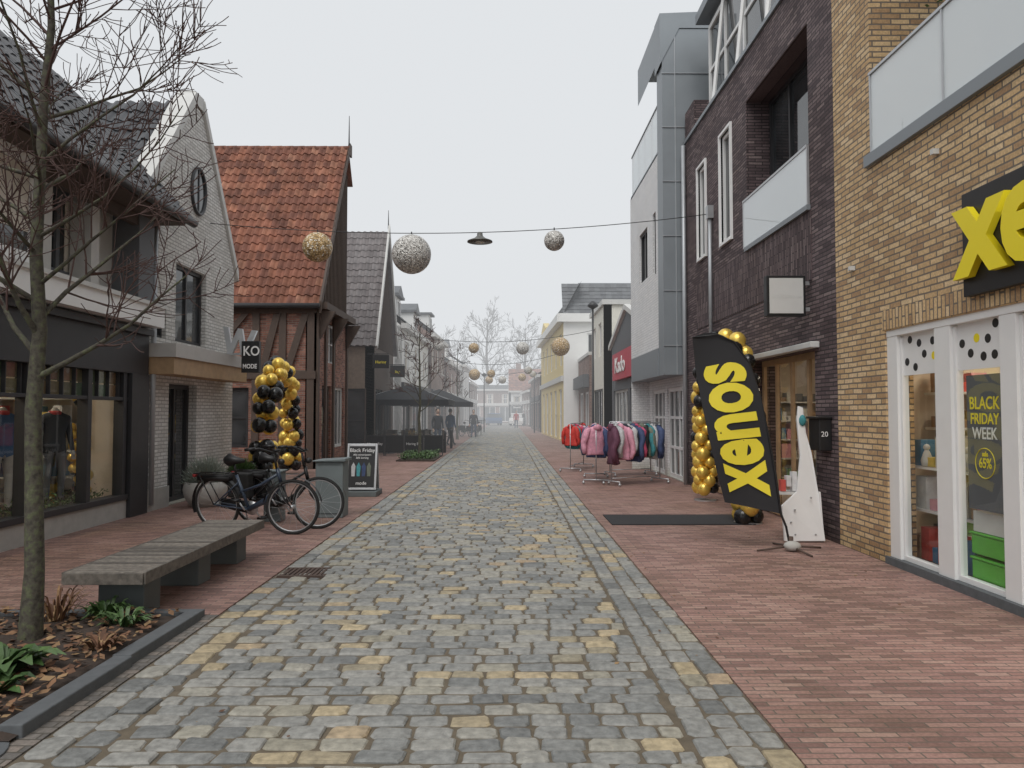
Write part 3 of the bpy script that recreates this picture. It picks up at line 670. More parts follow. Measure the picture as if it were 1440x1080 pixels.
# ------------------------------------------------------------------ LEFT: shop with dark timber front
XL = -5.8
FL = FR((XL,0,0),(0,1,0),(1,0,0))
b = G('dark_front_shop_building')
b('plinth', 'concrete').lbox(FL, 3, 11.9, -0.25, 0.02, 0, 0.28)
df = b('shopfront_frame', 'dframe', bevel=0.004)
df.lbox(FL, 3, 11.9, -0.2, 0.06, 2.2, 2.9); df.lbox(FL, 3, 11.9, -0.15, 0.05, 0.28, 0.36)
posts = [3.2,4.9,6.6,8.0,9.0,10.3,11.25]
for u in posts: df.lbox(FL, u-0.05, u+0.05, -0.12, 0.03, 0.36, 2.2)
df.lbox(FL, 11.35, 11.9, -0.2, 0.08, 0.0, 2.2)
df.lbox(FL, 3, 11.35, -0.1, 0.02, 1.78, 1.83); df.lbox(FL, 3, 11.9, 0.06, 0.14, 2.82, 2.92)
for u in [3.3+0.28*i for i in range(29)]: df.lbox(FL, u-.008, u+.008, -0.09, -0.01, 1.83, 2.2)
b('shopfront_glass', 'glass').poly([FL.p(3,-0.05,.36),FL.p(11.35,-0.05,.36),FL.p(11.35,-0.05,2.2),FL.p(3,-0.05,2.2)])
st = b('stained_panes', 'stained')
for i in range(29):
    for z0 in (1.835, 2.02):
        st.rnd = R.random(); st.lbox(FL, 3.31+.28*i, 3.57+.28*i, -0.075, -0.062, z0, z0+.17)
b('white_band', 'white').lbox(FL, 3, 11.9, -0.3, 0.3, 2.95, 3.25); b('band_trim', 'offw').lbox(FL, 3, 11.9, -0.3, 0.34, 3.25, 3.31)
Fu = FR((XL-0.3,0,0),(0,1,0),(1,0,0))
b('upper_wall', 'taupe').wall(Fu, 3, 11.9, 3.0, 5.2, [(4.0,7.6,3.5,4.75),(8.3,10.9,3.45,4.65)], .2)
window(b, Fu, 4.0, 7.6, 3.5, 4.75, 'slate_panel', .1, 2, rec=.05); window(b, Fu, 8.3, 10.9, 3.45, 4.65, 'slate_panel', .1, 2, rec=.05, curtain=True)
by = b('bay', 'white', bevel=.004)
FY = FR((XL+.12,0,0),(0,1,0),(1,0,0))
by.lbox(FY, 5.6, 8.9, -.42, 0, 3.32, 3.5); by.lbox(FY, 5.6, 8.9, -.42, 0, 4.55, 4.68)
for u in (5.6,6.65,7.75,8.82): by.lbox(FY, u, u+.08, -.1, 0, 3.5, 4.55)
b('bay_glass','dglass').poly([FY.p(5.6,-.05,3.5),FY.p(8.9,-.05,3.5),FY.p(8.9,-.05,4.55),FY.p(5.6,-.05,4.55)])
b('bay_side','taupe').lbox(FY, 8.83, 8.89, -.42, -.1, 3.5, 4.55)
b('bay_blind','curtain').lbox(FY, 6.74, 7.74, -.048, -.04, 3.9, 4.54); b('bay_blind','curtain').lbox(FY, 7.84, 8.81, -.048, -.04, 3.75, 4.54)
bm = b('beams', 'taupe')
for u in (3.6,9.3,10.4): bm.lbox(FL, u-.1, u+.1, -0.3, 0.0, 3.32, 4.85)
b('corner_pier', 'slate_panel').lbox(FL, 11.4, 11.88, -0.4, 0.12, 3.32, 4.9)
b('eave_beam','dtimber').lbox(FL, 8.95, 11.4, .002, .1, 4.5, 4.67)
e0 = V((-5.25,3,4.78)); W = V((-2.25,0,2.42)); tiles(b('roof_tiles', 'tile_dk'), e0, (0,1,0), 9.2, W, W.length, .24, .34, .05)
b('eave_soffit', 'dtimber').box(-6.1,-5.3,3,12.15,4.68,4.74); b('gutter', 'dframe', True).path([(-5.2,3,4.74),(-5.2,12.25,4.74)], .07, 10)
b('roof_rear', 'tile_dk').poly([(-7.5,3,7.2),(-7.5,12.2,7.2),(-10,12.2,4.8),(-10,3,4.8)])
b('back', 'taupe').box(-10,-9.9,3,12.2,0,4.8)
interior(b, XL-3.2, XL-0.3, 3.1, 11.7, 2.75, sign=-1, seed=5, shelves=True)
bl = b('window_balloons_gold','gold',True); bk = b('window_balloons_black','blackb',True)
for i in range(26):
    (bl if R.random() < .75 else bk).ball((XL-0.5+R.uniform(-.1,.1), 11.0+R.uniform(-.12,.12), 0.45+i*.055), R.uniform(.06,.09), 10)
bd = b('window_board','black'); bd.lbox(FL, 9.12, 9.5, -0.5, -0.47, 1.0, 1.35)
text(b, 'sale', .12, (XL-0.465, 9.44, 1.14), (1,0,0), 'white', .001)
# clothes rail inside
cl_r = b('clothes_rail','steel',True); cl_r.tube((XL-1.3,7.2,1.55),(XL-1.3,11.2,1.55),.015); cl_r.tube((XL-1.3,7.2,.03),(XL-1.3,7.2,1.55),.015); cl_r.tube((XL-1.3,11.2,.03),(XL-1.3,11.2,1.55),.015)
gl = b('window_greenery', 'leafgreen')
for i in range(1500):
    gl.rnd = R.random(); c = V((XL-R.uniform(.15,.5), R.uniform(7,11.2), .33+abs(R.gauss(0,.07)))); a = V((R.uniform(-1,1),R.uniform(-1,1),R.uniform(-.3,1)))*.06; q = V((R.uniform(-1,1),R.uniform(-1,1),0))*.02
    gl.poly([c,c+a*.5+q,c+a,c+a*.5-q])
def jacket(mb, top, ang, sc, rr):
    mb.M = Matrix.Translation(top) @ Matrix.Rotation(ang,4,'Z') @ Matrix.Diagonal((sc,sc,sc*rr.uniform(.85,1.2),1))
    n = 14; prof = [(0,.06,.05),(-.03,.12,.055),(-.07,.19,.065),(-.12,.215,.075),(-.2,.215,.085),(-.28,.205,.095),(-.36,.2,.085),(-.45,.215,.1),(-.55,.225,.09),(-.61,.235,.1),(-.64,.23,.085),(-.63,.2,.05)]
    rs = []; ph = rr.uniform(0,6)
    for qi,(z,wx,wy) in enumerate(prof):
        k1 = rr.uniform(.94,1.07); rs.append(mb.addv([(wx*k1*math.cos(2*math.pi*k/n), wy*k1*(1+.28*math.sin(k*2.6+ph+qi*.5))*math.sin(2*math.pi*k/n), z+rr.uniform(-.008,.008)) for k in range(n)]))
    for a,b_ in zip(rs,rs[1:]):
        for k in range(n): l=(k+1)%n; mb.face((a+k,a+l,b_+l,b_+k))
    mb.face([rs[0]+k for k in range(n)]); mb.face([rs[-1]+k for k in range(n)])
    for sg in (-1,1):
        mb.path([(sg*.15,0,-.06),(sg*.215,rr.uniform(-.02,.03),-.12),(sg*.25,rr.uniform(-.03,.05),-.24),(sg*.27,rr.uniform(-.03,.06),-.36),(sg*.285,rr.uniform(-.03,.06),-.48),(sg*.27,rr.uniform(-.03,.06),-.6)],[.05,.07,.068,.058,.056,.042],8)
    if rr.random() < .6: mb.ball((0,.05,-.03),.1,10,(1,.6,.75))
    mb.M = None
cj = b('hanging_clothes','cloth',True); rr = random.Random(3)
for i in range(22):
    cj.rnd = rr.choice([.02,.15,.4,.7,.8,.9,.05,.3]); jacket(cj, V((XL-1.3,7.35+i*.175,1.53)), math.pi/2*0+rr.uniform(-.5,.5), 1.15, rr)
b.done()

# ------------------------------------------------------------------ LEFT: grey brick gable building
b = G('grey_brick_gable_building')
holes = [(12.25,12.6,2.85,3.45),(12.95,14.25,2.85,4.25),(12.75,13.9,0.02,2.1)]
b('walls', 'gbrick').wall(FL, 11.92, 15.7, 0, 4.6, holes, .3)
b('gable_wall', 'gbrick').prism([(XL,11.92,4.6),(XL,15.7,4.6),(XL,13.95,7.3),(XL,13.55,7.3),(XL,11.92,5.15)], (-.3,0,0))
window(b, FL, 12.25,12.6,2.85,3.45, 'dframe', .05, rec=.12); window(b, FL, 12.95,14.25,2.85,4.25,'dframe',.07,1,0,rec=.14); window(b, FL, 12.75,13.9,.02,2.1,'dframe',.08,1,0,rec=.2, part='door')
cp = b('gable_coping', 'offw', bevel=.005)
def strip(p0, p1, w, th):
    cp.prism([(XL-.33,p0[0],p0[1]),(XL-.33,p1[0],p1[1]),(XL-.33,p1[0],p1[1]+th),(XL-.33,p0[0],p0[1]+th)], (w,0,0))
strip((11.8,5.1),(13.55,7.32),.38,.22); strip((15.85,4.4),(13.95,7.32),.38,.22); strip((13.55,7.33),(13.95,7.33),.36,.24)
b('round_window_glass','dglass').prism([FL.p(13.8+.3*math.cos(a*math.pi/16),.012,5.75+.42*math.sin(a*math.pi/16)) for a in range(32)], (.004,0,0))
b('round_window_frame','dframe',True).path([FL.p(13.8+.31*math.cos(a*math.pi/16),.02,5.75+.43*math.sin(a*math.pi/16)) for a in range(32)], .035, 6, closed=True)
b('round_window_bar','dframe').lbox(FL,13.78,13.82,.01,.031,5.34,6.16)
W = V((0,2.0,2.35)); tiles(b('roof_tiles','tile_dk'), (-13,11.65,5.0), (1,0,0), 6.9, W, W.length, .24,.34,.05)
W = V((0,-2.1,2.7)); tiles(b('roof_tiles','tile_dk'), (-13,15.9,4.6), (1,0,0), 6.9, W, W.length, .24,.34,.05)
b('side_wall', 'gbrick').box(-13,-6.1,15.6,15.698,0,4.6); b('rear', 'gbrick').box(-13,-12.9,11.9,15.7,0,6.5)
b('canopy', 'wood', bevel=.006).lbox(FL, 12.0, 15.35, 0.01, .42, 2.22, 2.5); b('canopy_cap','taupe').lbox(FL, 11.97, 15.4, 0.01, .46, 2.5, 2.72)
b('stone_base','concrete').lbox(FL, 11.93, 12.74, 0.0,.04,0,.35); b('stone_base','concrete').lbox(FL, 13.92, 15.69, 0.0,.04,0,.35)
b('downpipe','zinc_l',True).tube((XL+.06,12.05,.1),(XL+.06,12.05,4.7),.04,n=10)
b.done()
s = G('projecting_letter_sign'); text(s, 'W', .78, (-5.58,14.5,2.72), (0.1,-1,0), 'steel', .05, .03, name='letter', sx=.72, up=(.12,0,1))
s('box','black',bevel=.005).box(-5.12,-4.78,14.3,14.42,2.37,2.98); text(s, 'KO', .26, (-5.09,14.29,2.7), (0,-1,0), 'white', .002,.004, sx=.85); text(s, 'MODE', .12, (-5.09,14.29,2.45), (0,-1,0), 'white', .002,.003, sx=.8)
s('arm','steel').box(-5.8,-5.12,14.44,14.48,2.72,2.76); s.done()

# ------------------------------------------------------------------ LEFT: orange tiled timber-frame building
b = G('orange_roof_brick_building')
FA = FR((0,21,0),(1,0,0),(0,-1,0)); FB = FR((-5.4,0,0),(0,1,0),(1,0,0))
b('front_wall','rbrick').wall(FA, -14, -5.4, 0, 4.7, [(-8.6,-7.3,.6,2.3)], .3); window(b, FA, -8.6,-7.3,.6,2.3,'dframe',.08,1,1)
b('street_wall','rbrick').wall(FB, 21.0, 25, 0, 4.7, [(21.7,22.8,.05,2.4),(23.2,24.6,.5,2.4),(22.4,23.4,3.1,4.3)], .3)
window(b, FB, 21.7,22.8,.05,2.4,'dtimber',.09,0,1,part='door'); window(b, FB, 23.2,24.6,.5,2.4,'offw',.08,2); window(b, FB,22.4,23.4,3.1,4.3,'white',.07,1,1)
b('gable','woodold').prism([(-5.42,21.1,4.7),(-5.42,25,4.7),(-5.42,25,9.6),(-5.42,24.4,10.15)], (-.3,0,0))
bd = b('gable_boards','dtimber')
for i in range(20):
    y_ = 21.4+i*.18; zt = min(10.1, 4.7+(y_-21.1)*1.62)
    if y_ < 25: bd.box(-5.42,-5.39,y_,y_+.03,4.6,zt)
tb = b('timber_frame','dtimber')
for x in (-5.55,-6.35,-7.1,-8.9,-10.2): tb.lbox(FA, x-.1, x+.1, .0, .06, 0, 4.6)
tb.lbox(FA,-14,-5.4,.0,.075,2.55,2.78); tb.lbox(FA,-14,-5.4,.0,.07,4.42,4.62)
for x0,x1 in ((-6.3,-5.6),(-7.0,-6.4),(-8.8,-7.3)):
    tb.prism([FA.p(x0,.055,2.8),FA.p(x0+.2,.055,2.8),FA.p(x1,.055,4.4),FA.p(x1-.2,.055,4.4)], (0,-.03,0))
for u in (21.1,22.0,23.0,24.9): tb.lbox(FB,u-.09,u+.09,0,.06,0,4.6)
tb.lbox(FB,21,25,0,.3,4.55,4.75)
for u in (21.2,22.9,24.8): tb.prism([FB.p(u-.06,.06,3.7),FB.p(u-.06,.06,4.5),FB.p(u-.06,.5,4.5)],(0,.12,0))
W = V((0,3.5,5.75)); tiles(b('roof_tiles','tile_or'), (-15,20.85,4.62), (1,0,0), 9.75, W, W.length, .24,.33,.075)
rt = b('ridge_tiles','tile_or',True)
for i in range(26): rt.rnd = R.random(); rt.tube((-15+i*.375,24.4,10.36),(-14.6+i*.375,24.4,10.39),.12,.1,8)
vb = b('verge_board','dtimber'); vb.prism([(-5.28,20.8,4.4),(-5.28,20.8,4.75),(-5.28,24.45,10.6),(-5.28,24.75,10.6),(-5.28,24.75,10.2),(-5.28,24.4,10.2)], (.06,0,0))
b('gutter','dframe',True).tube((-15,20.75,4.6),(-5.25,20.75,4.6),.08,n=8)
b('rear_slope','tile_or').poly([(-15,24.4,10.3),(-5.25,24.4,10.3),(-5.25,25.05,9.3),(-15,25.05,9.3)]); b('rear_wall','rbrick').box(-15,-5.42,24.95,25.0,0,9.4)
b('finial','dframe').tube((-5.25,24.4,10.2),(-5.25,24.4,11.5),.03,.01,6)
b.done()

# ------------------------------------------------------------------ LEFT: grey tiled barn-like shop
b = G('grey_roof_timber_building')
FD = FR((0,28,0),(1,0,0),(0,-1,0)); FE = FR((-5.05,0,0),(0,1,0),(1,0,0))
b('front_wall','woodold').wall(FD,-12,-5.05,0,4.2,[(-7.6,-6.3,.1,2.7),(-6.1,-5.3,.1,2.5)],.3)
window(b, FD,-7.6,-6.3,.1,2.7,'dframe',.08,1,0,glassm='dglass'); window(b, FD,-6.1,-5.3,.1,2.5,'dframe',.08,0,1)
b('street_wall','dtimber').wall(FE,28,33,0,4.2,[(28.6,30.2,.1,2.5),(30.7,32.4,.1,2.5)],.3)
for u in (28.6,30.7): window(b, FE,u,u+1.6,.1,2.5,'dframe',.08,1)
b('gable','woodold').prism([(-5.05,28,4.2),(-5.05,33,4.2),(-5.05,30.5,9.0)],(-.3,0,0))
bd = b('gable_boards','dtimber')
for i in range(26):
    y_ = 28.2+i*.18; zt = 4.2+(2.5-abs(y_-30.5))*1.9; bd.box(-5.05,-5.02,y_,y_+.03,4.1,zt)
W = V((0,2.6,4.95)); tiles(b('roof_tiles','tile_gr'), (-12,27.9,4.1),(1,0,0),7.1,W,W.length,.25,.32,.06)
W = V((0,-2.6,4.95)); tiles(b('roof_tiles','tile_gr'), (-12,33.1,4.1),(1,0,0),7.1,W,W.length,.25,.32,.06)
vw = b('verge','offw'); vw.prism([(-4.9,27.8,4.0),(-4.9,30.5,9.1),(-4.9,30.5,9.4),(-4.9,27.65,4.1)],(.07,0,0)); vw.prism([(-4.9,33.2,4.0),(-4.9,30.5,9.1),(-4.9,30.5,9.4),(-4.9,33.35,4.1)],(.07,0,0))
b('finial','dframe').tube((-4.9,30.5,9.2),(-4.9,30.5,10),.03,.01,6)
b.done()
for (x0,y0,z0,tx) in ((-5.0,27.6,3.25,'Haring'),(-4.95,31.5,3.1,'Bay')):
    s = G('hanging_pub_sign'); s('board','black',bevel=.005).box(x0,x0+.62,y0,y0+.08,z0,z0+.5); s('arm','dframe').box(x0-.2,x0+.6,y0+.02,y0+.06,z0+.52,z0+.55)
    text(s,tx,.15,(x0+.31,y0-.005,z0+.18),(0,-1,0),'yellow_f',.001,.002,'CENTER'); s.done()

rowhouse('white_dormer_house', FR((-4.85,34,0),(0.02,1,0),(1,-0.02,0)), 10, 5.6, 'whiter', 'slate', 2.9, 7, 3, dormers=2)
rowhouse('brick_dormer_house', FR((-4.55,44.5,0),(0.02,1,0),(1,-0.02,0)), 8, 6.3, 'rbrick2', 'slate', 2.7, 7, 3, dormers=1, dflat=True)
rowhouse('slate_roof_house', FR((-4.3,53,0),(0.02,1,0),(1,-0.02,0)), 12, 5.2, 'rbrick', 'tile_gr', 2.4, 7, 4, dormers=1, shop='white', chim=False)
rowhouse('far_row_house', FR((-3.9,66,0),(0.02,1,0),(1,-0.02,0)), 8, 5.8, 'whiter', 'slate', 2.2, 7, 3, shop='white')
rowhouse('far_row_house', FR((-3.7,75,0),(0.02,1,0),(1,-0.02,0)), 12, 4.6, 'rbrick2', 'tile_or', 2.4, 7, 3, shop='white')
rowhouse('red_roof_house', FR((0.3,96,0),(1,0,0),(0,-1,0)), 6.5, 4.3, 'whiter', 'tile_or', 3.0, 7, 3, shop='white')
rowhouse('red_roof_house', FR((2.6,82,0),(-0.05,1,0),(-1,0,0)), 12, 4.0, 'rbrick2', 'tile_or', 2.5, 7, 3, shop='white')
rowhouse('flat_fronted_house', FR((-13,112,0),(1,0,0),(0,-1,0)), 14, 5.0, 'rbrick2', 'slate', 0.8, 9, 6, shop='white', chim=False)

# ------------------------------------------------------------------ trees
MINR = .0022
def branch(mb, tw, p, d, L, r, lev, rr, up=0.15, maxlev=3, kids=6):
    n = 5; pts = [p]; rad = [r]; cur = V(p); dd = V(d).normalized()
    for i in range(n):
        dd = (dd+V((rr.uniform(-.16,.16),rr.uniform(-.16,.16),rr.uniform(-.10,.14)+up*.3))).normalized()
        cur = cur+dd*(L/n); pts.append(cur.copy()); rad.append(max(MINR, r*(1-(i+1)/n*0.78)))
    (mb if r > .014 else tw).path(pts, rad, 6 if r > .02 else 4, False)
    if lev >= maxlev: return
    for k in range(kids if lev < 2 else kids-1):
        t_ = rr.uniform(.2, .98); i = min(n-1, int(t_*n)); q = pts[i].lerp(pts[i+1], t_*n-i)
        ax = (pts[i+1]-pts[i]).normalized(); o = ax.orthogonal().normalized(); o.rotate(Matrix.Rotation(rr.uniform(0,6.28),3,ax))
        nd = (ax*rr.uniform(.5,1.0)+o*rr.uniform(.45,.9)).normalized()
        branch(mb, tw, q, nd, L*rr.uniform(.35,.6)*(1.15-t_*.4), max(MINR*1.3, rad[i]*.5), lev+1, rr, up, maxlev, kids)
def tree(name, base, H, r, seed, first, nb, spread, maxlev=3, kids=6, lean=(0,0), bark='bark', twm='twig', up=.15, inc=(.35,1.0), bias=V((0,0,0)), minr=.0022):
    global MINR
    MINR = minr
    rr = random.Random(seed); t_ = G(name); mb = t_('trunk', bark, True); tw = t_('twigs', twm, True)
    base = V(base); n = 10
    pts = [base+V((lean[0]*(i/n)+rr.uniform(-.025,.025)*H/5*(i > 0), lean[1]*(i/n)+rr.uniform(-.02,.02)*(i > 0), H*i/n-.05*(i == 0))) for i in range(n+1)]
    rad = [r*(1.25 if i == 0 else 1)*(1-.8*(i/n)**1.1) for i in range(n+1)]
    mb.path(pts, rad, 12, False)
    for k in range(nb):
        t2 = first+(1-first)*(k/nb)**.9; i = min(n-1, int(t2*n)); q = pts[i].lerp(pts[i+1], t2*n-i); a = k*2.4+rr.uniform(-.4,.4)
        d = V((math.cos(a), math.sin(a), rr.uniform(*inc)))+bias
        branch(mb, tw, q, d, spread*(1.15-t2*.65)*rr.uniform(.75,1.15), max(.006, rad[i]*.42), 1, rr, up, maxlev, kids)
    t_.done()
tree('bare_street_tree', (-3.2,5.05,0), 5.4, .064, 11, .34, 34, 1.65, 3, 8, lean=(-.05,.1), inc=(.3,1.4), minr=.003)
tree('bare_street_tree', (-3.0,25.6,0), 4.6, .06, 5, .35, 16, 1.4, 3, 5, minr=.006)
tree('bare_street_tree', (-2.9,44,0), 5.5, .07, 8, .35, 12, 1.5, 3, 4, minr=.01)
for i,(x,y_,h) in enumerate(((-3,114,16),(3,118,15),(-10,116,13),(9,112,14),(-17,112,13))):
    tree('large_bare_tree', (x,y_,0), h, .35, 30+i, .25, 20, 6.5, 3, 6, bark='bark_far', twm='bark_far', inc=(.4,1.2), minr=.022)

# ------------------------------------------------------------------ planting bed
pb = G('planting_bed'); so = pb('soil','soil')
nx, ny = 26, 30
vs = {}
for i in range(nx+1):
    for j in range(ny+1):
        x = -4.5+(2.1)*i/nx; y_ = 3.65+2.2*j/ny; e_ = min(i, nx-i, j, ny-j)/4
        vs[i,j] = (x, y_, .015+min(1,e_)*.05+R.uniform(0,.03)*min(1,e_))
base_i = so.addv([vs[i,j] for i in range(nx+1) for j in range(ny+1)])
for i in range(nx):
    for j in range(ny):
        a = base_i+i*(ny+1)+j; so.face((a, a+ny+1, a+ny+2, a+1))
kb = pb('kerb','stonekerb',bevel=.008)
for i in range(2): kb.prism([(-2.50,3.72+i*1.05,-.02),(-2.38,3.72+i*1.05,-.02),(-2.36,4.755+i*1.05,-.02),(-2.48,4.755+i*1.05,-.02)], (0,0,.085))
kb.box(-3.45,-2.38,5.83,5.93,-.02,.05); kb.box(-4.6,-3.46,5.83,5.93,-.02,.05)
dl = pb('fallen_leaves','leafdead')
for i in range(1500):
    dl.rnd = R.random(); c = V((R.uniform(-4.4,-2.5), R.uniform(3.7,5.8), .075+R.uniform(0,.03)))
    a = R.uniform(0,6.28); s_ = R.uniform(.015,.045); u = V((math.cos(a),math.sin(a),R.uniform(-.3,.5)))*s_; w = V((-math.sin(a),math.cos(a),R.uniform(-.3,.5)))*s_*.6
    dl.poly([c-u,c-u*.2+w,c+u,c+u*.1-w])
pb.done()
def leafclump(name, c, n, rad, L, wd, mat='leafgreen', h=.3, seed=0):
    rr = random.Random(seed); q = G(name); mb = q('leaves', mat, True)
    for i in range(n):
        mb.rnd = rr.random(); a = rr.uniform(0,6.28); d = V((math.cos(a),math.sin(a),0)); sd = V((-d.y,d.x,0)); r0 = rr.uniform(0,rad*.4); l = L*rr.uniform(.6,1.1); hh = h*rr.uniform(.4,1)
        p0 = V(c)+d*r0; P = []
        for k in range(5):
            t_ = k/4; p = p0+d*(l*t_)+V((0,0,hh*math.sin(t_*2.2))); w = wd*math.sin(math.pi*min(1,t_*.85+.12))*.5
            P.append((p-sd*w+V((0,0,w*.35)), p, p+sd*w+V((0,0,w*.35))))
        for k in range(4):
            b_ = mb.addv([P[k][0],P[k][1],P[k][2],P[k+1][0],P[k+1][1],P[k+1][2]])
            mb.face((b_,b_+1,b_+4,b_+3)); mb.face((b_+1,b_+2,b_+5,b_+4))
    q.done()
leafclump('hosta_plant', (-2.98,4.42,.06), 44, .3, .24, .12, h=.15, seed=1)
leafclump('hosta_plant', (-3.22,4.15,.06), 36, .3, .24, .13, h=.18, seed=2)
leafclump('hosta_plant', (-2.82,4.12,.05), 22, .2, .16, .09, h=.1, seed=12)
leafclump('grassy_plant', (-2.75,5.4,.06), 50, .2, .16, .03, h=.12, seed=3)
leafclump('grassy_plant', (-3.3,5.5,.06), 60, .2, .18, .016, 'leafdead', h=.25, seed=4)
leafclump('grassy_plant', (-3.7,4.9,.06), 80, .25, .25, .02, h=.2, seed=5)
leafclump('grassy_plant', (-3.0,5.62,.06), 60, .2, .14, .03, h=.13, seed=6)
leafclump('grassy_plant', (-2.65,4.9,.06), 40, .2, .12, .03, 'leafdead', h=.1, seed=7)
fb = G('street_planting_bed'); fb('soil','soil').box(-3.6,-2.35,24.2,27.2,-.02,.04)
lg = fb('ground_cover','leafgreen')
for i in range(1400):
    lg.rnd = R.random(); c = V((R.uniform(-3.55,-2.4),R.uniform(24.3,27.1),R.uniform(.03,.22))); a = V((R.uniform(-1,1),R.uniform(-1,1),R.uniform(0,1)))*.09; q = V((R.uniform(-1,1),R.uniform(-1,1),0))*.035; lg.poly([c,c+a*.5+q,c+a,c+a*.5-q])
fb.done()
def potplant(name, x, y_, r, h, hb, seed, mat='leafgrey'):
    q = G(name); q('pot','concrete',True).lathe((x,y_,0), [(r*.62,0),(r*.9,h*.35),(r*1.0,h*.7),(r*.92,h),(r*.82,h),(r*.8,h-.04)], 24)
    lf = q('foliage', mat); rr = random.Random(seed)
    for i in range(2200):
        u = V((rr.gauss(0,1),rr.gauss(0,1),abs(rr.gauss(0,1)))).normalized()*rr.uniform(.55,1.0)*(1+.12*math.sin(i*.7))
        c = V((x+u.x*r*1.02, y_+u.y*r*1.02, h-.02+u.z*hb)); lf.rnd = min(1,max(0, u.z*.7+rr.uniform(-.2,.3)))
        a = (u+V((rr.uniform(-.4,.4),rr.uniform(-.4,.4),.5)))*.055; s_ = V((rr.uniform(-1,1),rr.uniform(-1,1),rr.uniform(-1,1)))*.008
        lf.poly([c-a*.5, c+s_, c+a, c-s_])
    q.done()
potplant('potted_lavender', -5.15, 12.75, .36, .42, .4, 1); potplant('potted_lavender', -5.3, 14.9, .26, .36, .3, 2, 'leafgreen')

# ------------------------------------------------------------------ bench
b = G('street_bench'); sl = b('slats','slat',bevel=.004)
n = 34; y0, y1 = 5.62, 8.35
for i in range(n):
    sl.rnd = R.random(); ya = y0+(y1-y0)*i/n; sl.box(-3.32, -2.72, ya+.008, ya+(y1-y0)/n-.009, .36+R.uniform(-.002,.002), .40+R.uniform(-.002,.002))
sl.rnd = .3; sl.box(-3.335,-3.322,y0,y1,.31,.402); sl.box(-2.718,-2.705,y0,y1,.31,.402); sl.box(-3.32,-2.72,y0-.015,y0+.003,.31,.395)
lg = b('legs','legs',bevel=.008)
for yy in (6.02, 7.05, 8.02): lg.box(-3.2,-2.84,yy-.14,yy+.14,0,.305)
b('rail','legs').box(-3.25,-3.15,y0+.05,y1-.05,.306,.352); b('rail','legs').box(-2.89,-2.79,y0+.05,y1-.05,.306,.352)
b.done()
b = G('utility_cabinet'); q = b('body','cabinet',bevel=.012); q.box(-2.9,-2.48,11.3,11.7,0,.85); b('lid','cabinet',bevel=.012).prism([(-2.94,11.26,.852),(-2.44,11.26,.852),(-2.44,11.26,.90),(-2.94,11.26,.87)],(0,.48,0)); b('door_gap','black').box(-2.86,-2.52,11.296,11.30,.06,.07); b('door_gap','black').box(-2.86,-2.52,11.296,11.30,.80,.805); b.done()
b = G('utility_cabinet'); b('body','cabinet',bevel=.01).box(-3.55,-3.3,10.9,11.15,0,.72); b('lid','cabinet',bevel=.01).box(-3.57,-3.28,10.88,11.17,.722,.75); b.done()
b = G('a_frame_sign')
for sgn in (0,1):
    mbx_ = b('board_'+str(sgn),'black'); fx = b('frame_'+str(sgn),'steel',bevel=.004)
    Mx = Matrix.Translation((-2.78,14.4,0.99)) @ Matrix.Rotation(math.radians(-12 if sgn == 0 else 12),4,'X') @ Matrix.Translation((0,0,-.99))
    mbx_.M = Mx; fx.M = Mx
    mbx_.box(-.25,.25,-.012,.012,.14,.94)
    fx.box(-.29,-.25,-.02,.02,.1,.99); fx.box(.25,.29,-.02,.02,.1,.99); fx.box(-.25,.25,-.02,.02,.94,.99); fx.box(-.25,.25,-.02,.02,.1,.14)
th = math.radians(12); nn = V((0,-math.cos(th),math.sin(th))); uu = V((0,math.sin(th),math.cos(th)))
def ab(z, off=.016): return V((-2.78,14.4,.99))+uu*(z-.99)+nn*off
for body, s_, z in (('Black Friday',.10,.83),('Alle winterjassen',.05,.76),('30% korting',.05,.70),('mode',.09,.2)):
    text(b, body, s_, ab(z), nn, 'white', .0005, 0, 'CENTER', up=uu)
for i in range(4):
    mbj = b('poster_jackets','cloth'); mbj.rnd = (.7,.6,.16,.9)[i]
    c = -.16+i*.1; pts = [ab(.36)+V((c-.03,0,0)), ab(.36)+V((c+.03,0,0)), ab(.55)+V((c+.04,0,0)), ab(.63)+V((c,0,0)), ab(.55)+V((c-.04,0,0))]; mbj.poly(pts)
b('base','legs',bevel=.01).box(-3.1,-2.46,14.1,14.75,0,.1)
b.done()

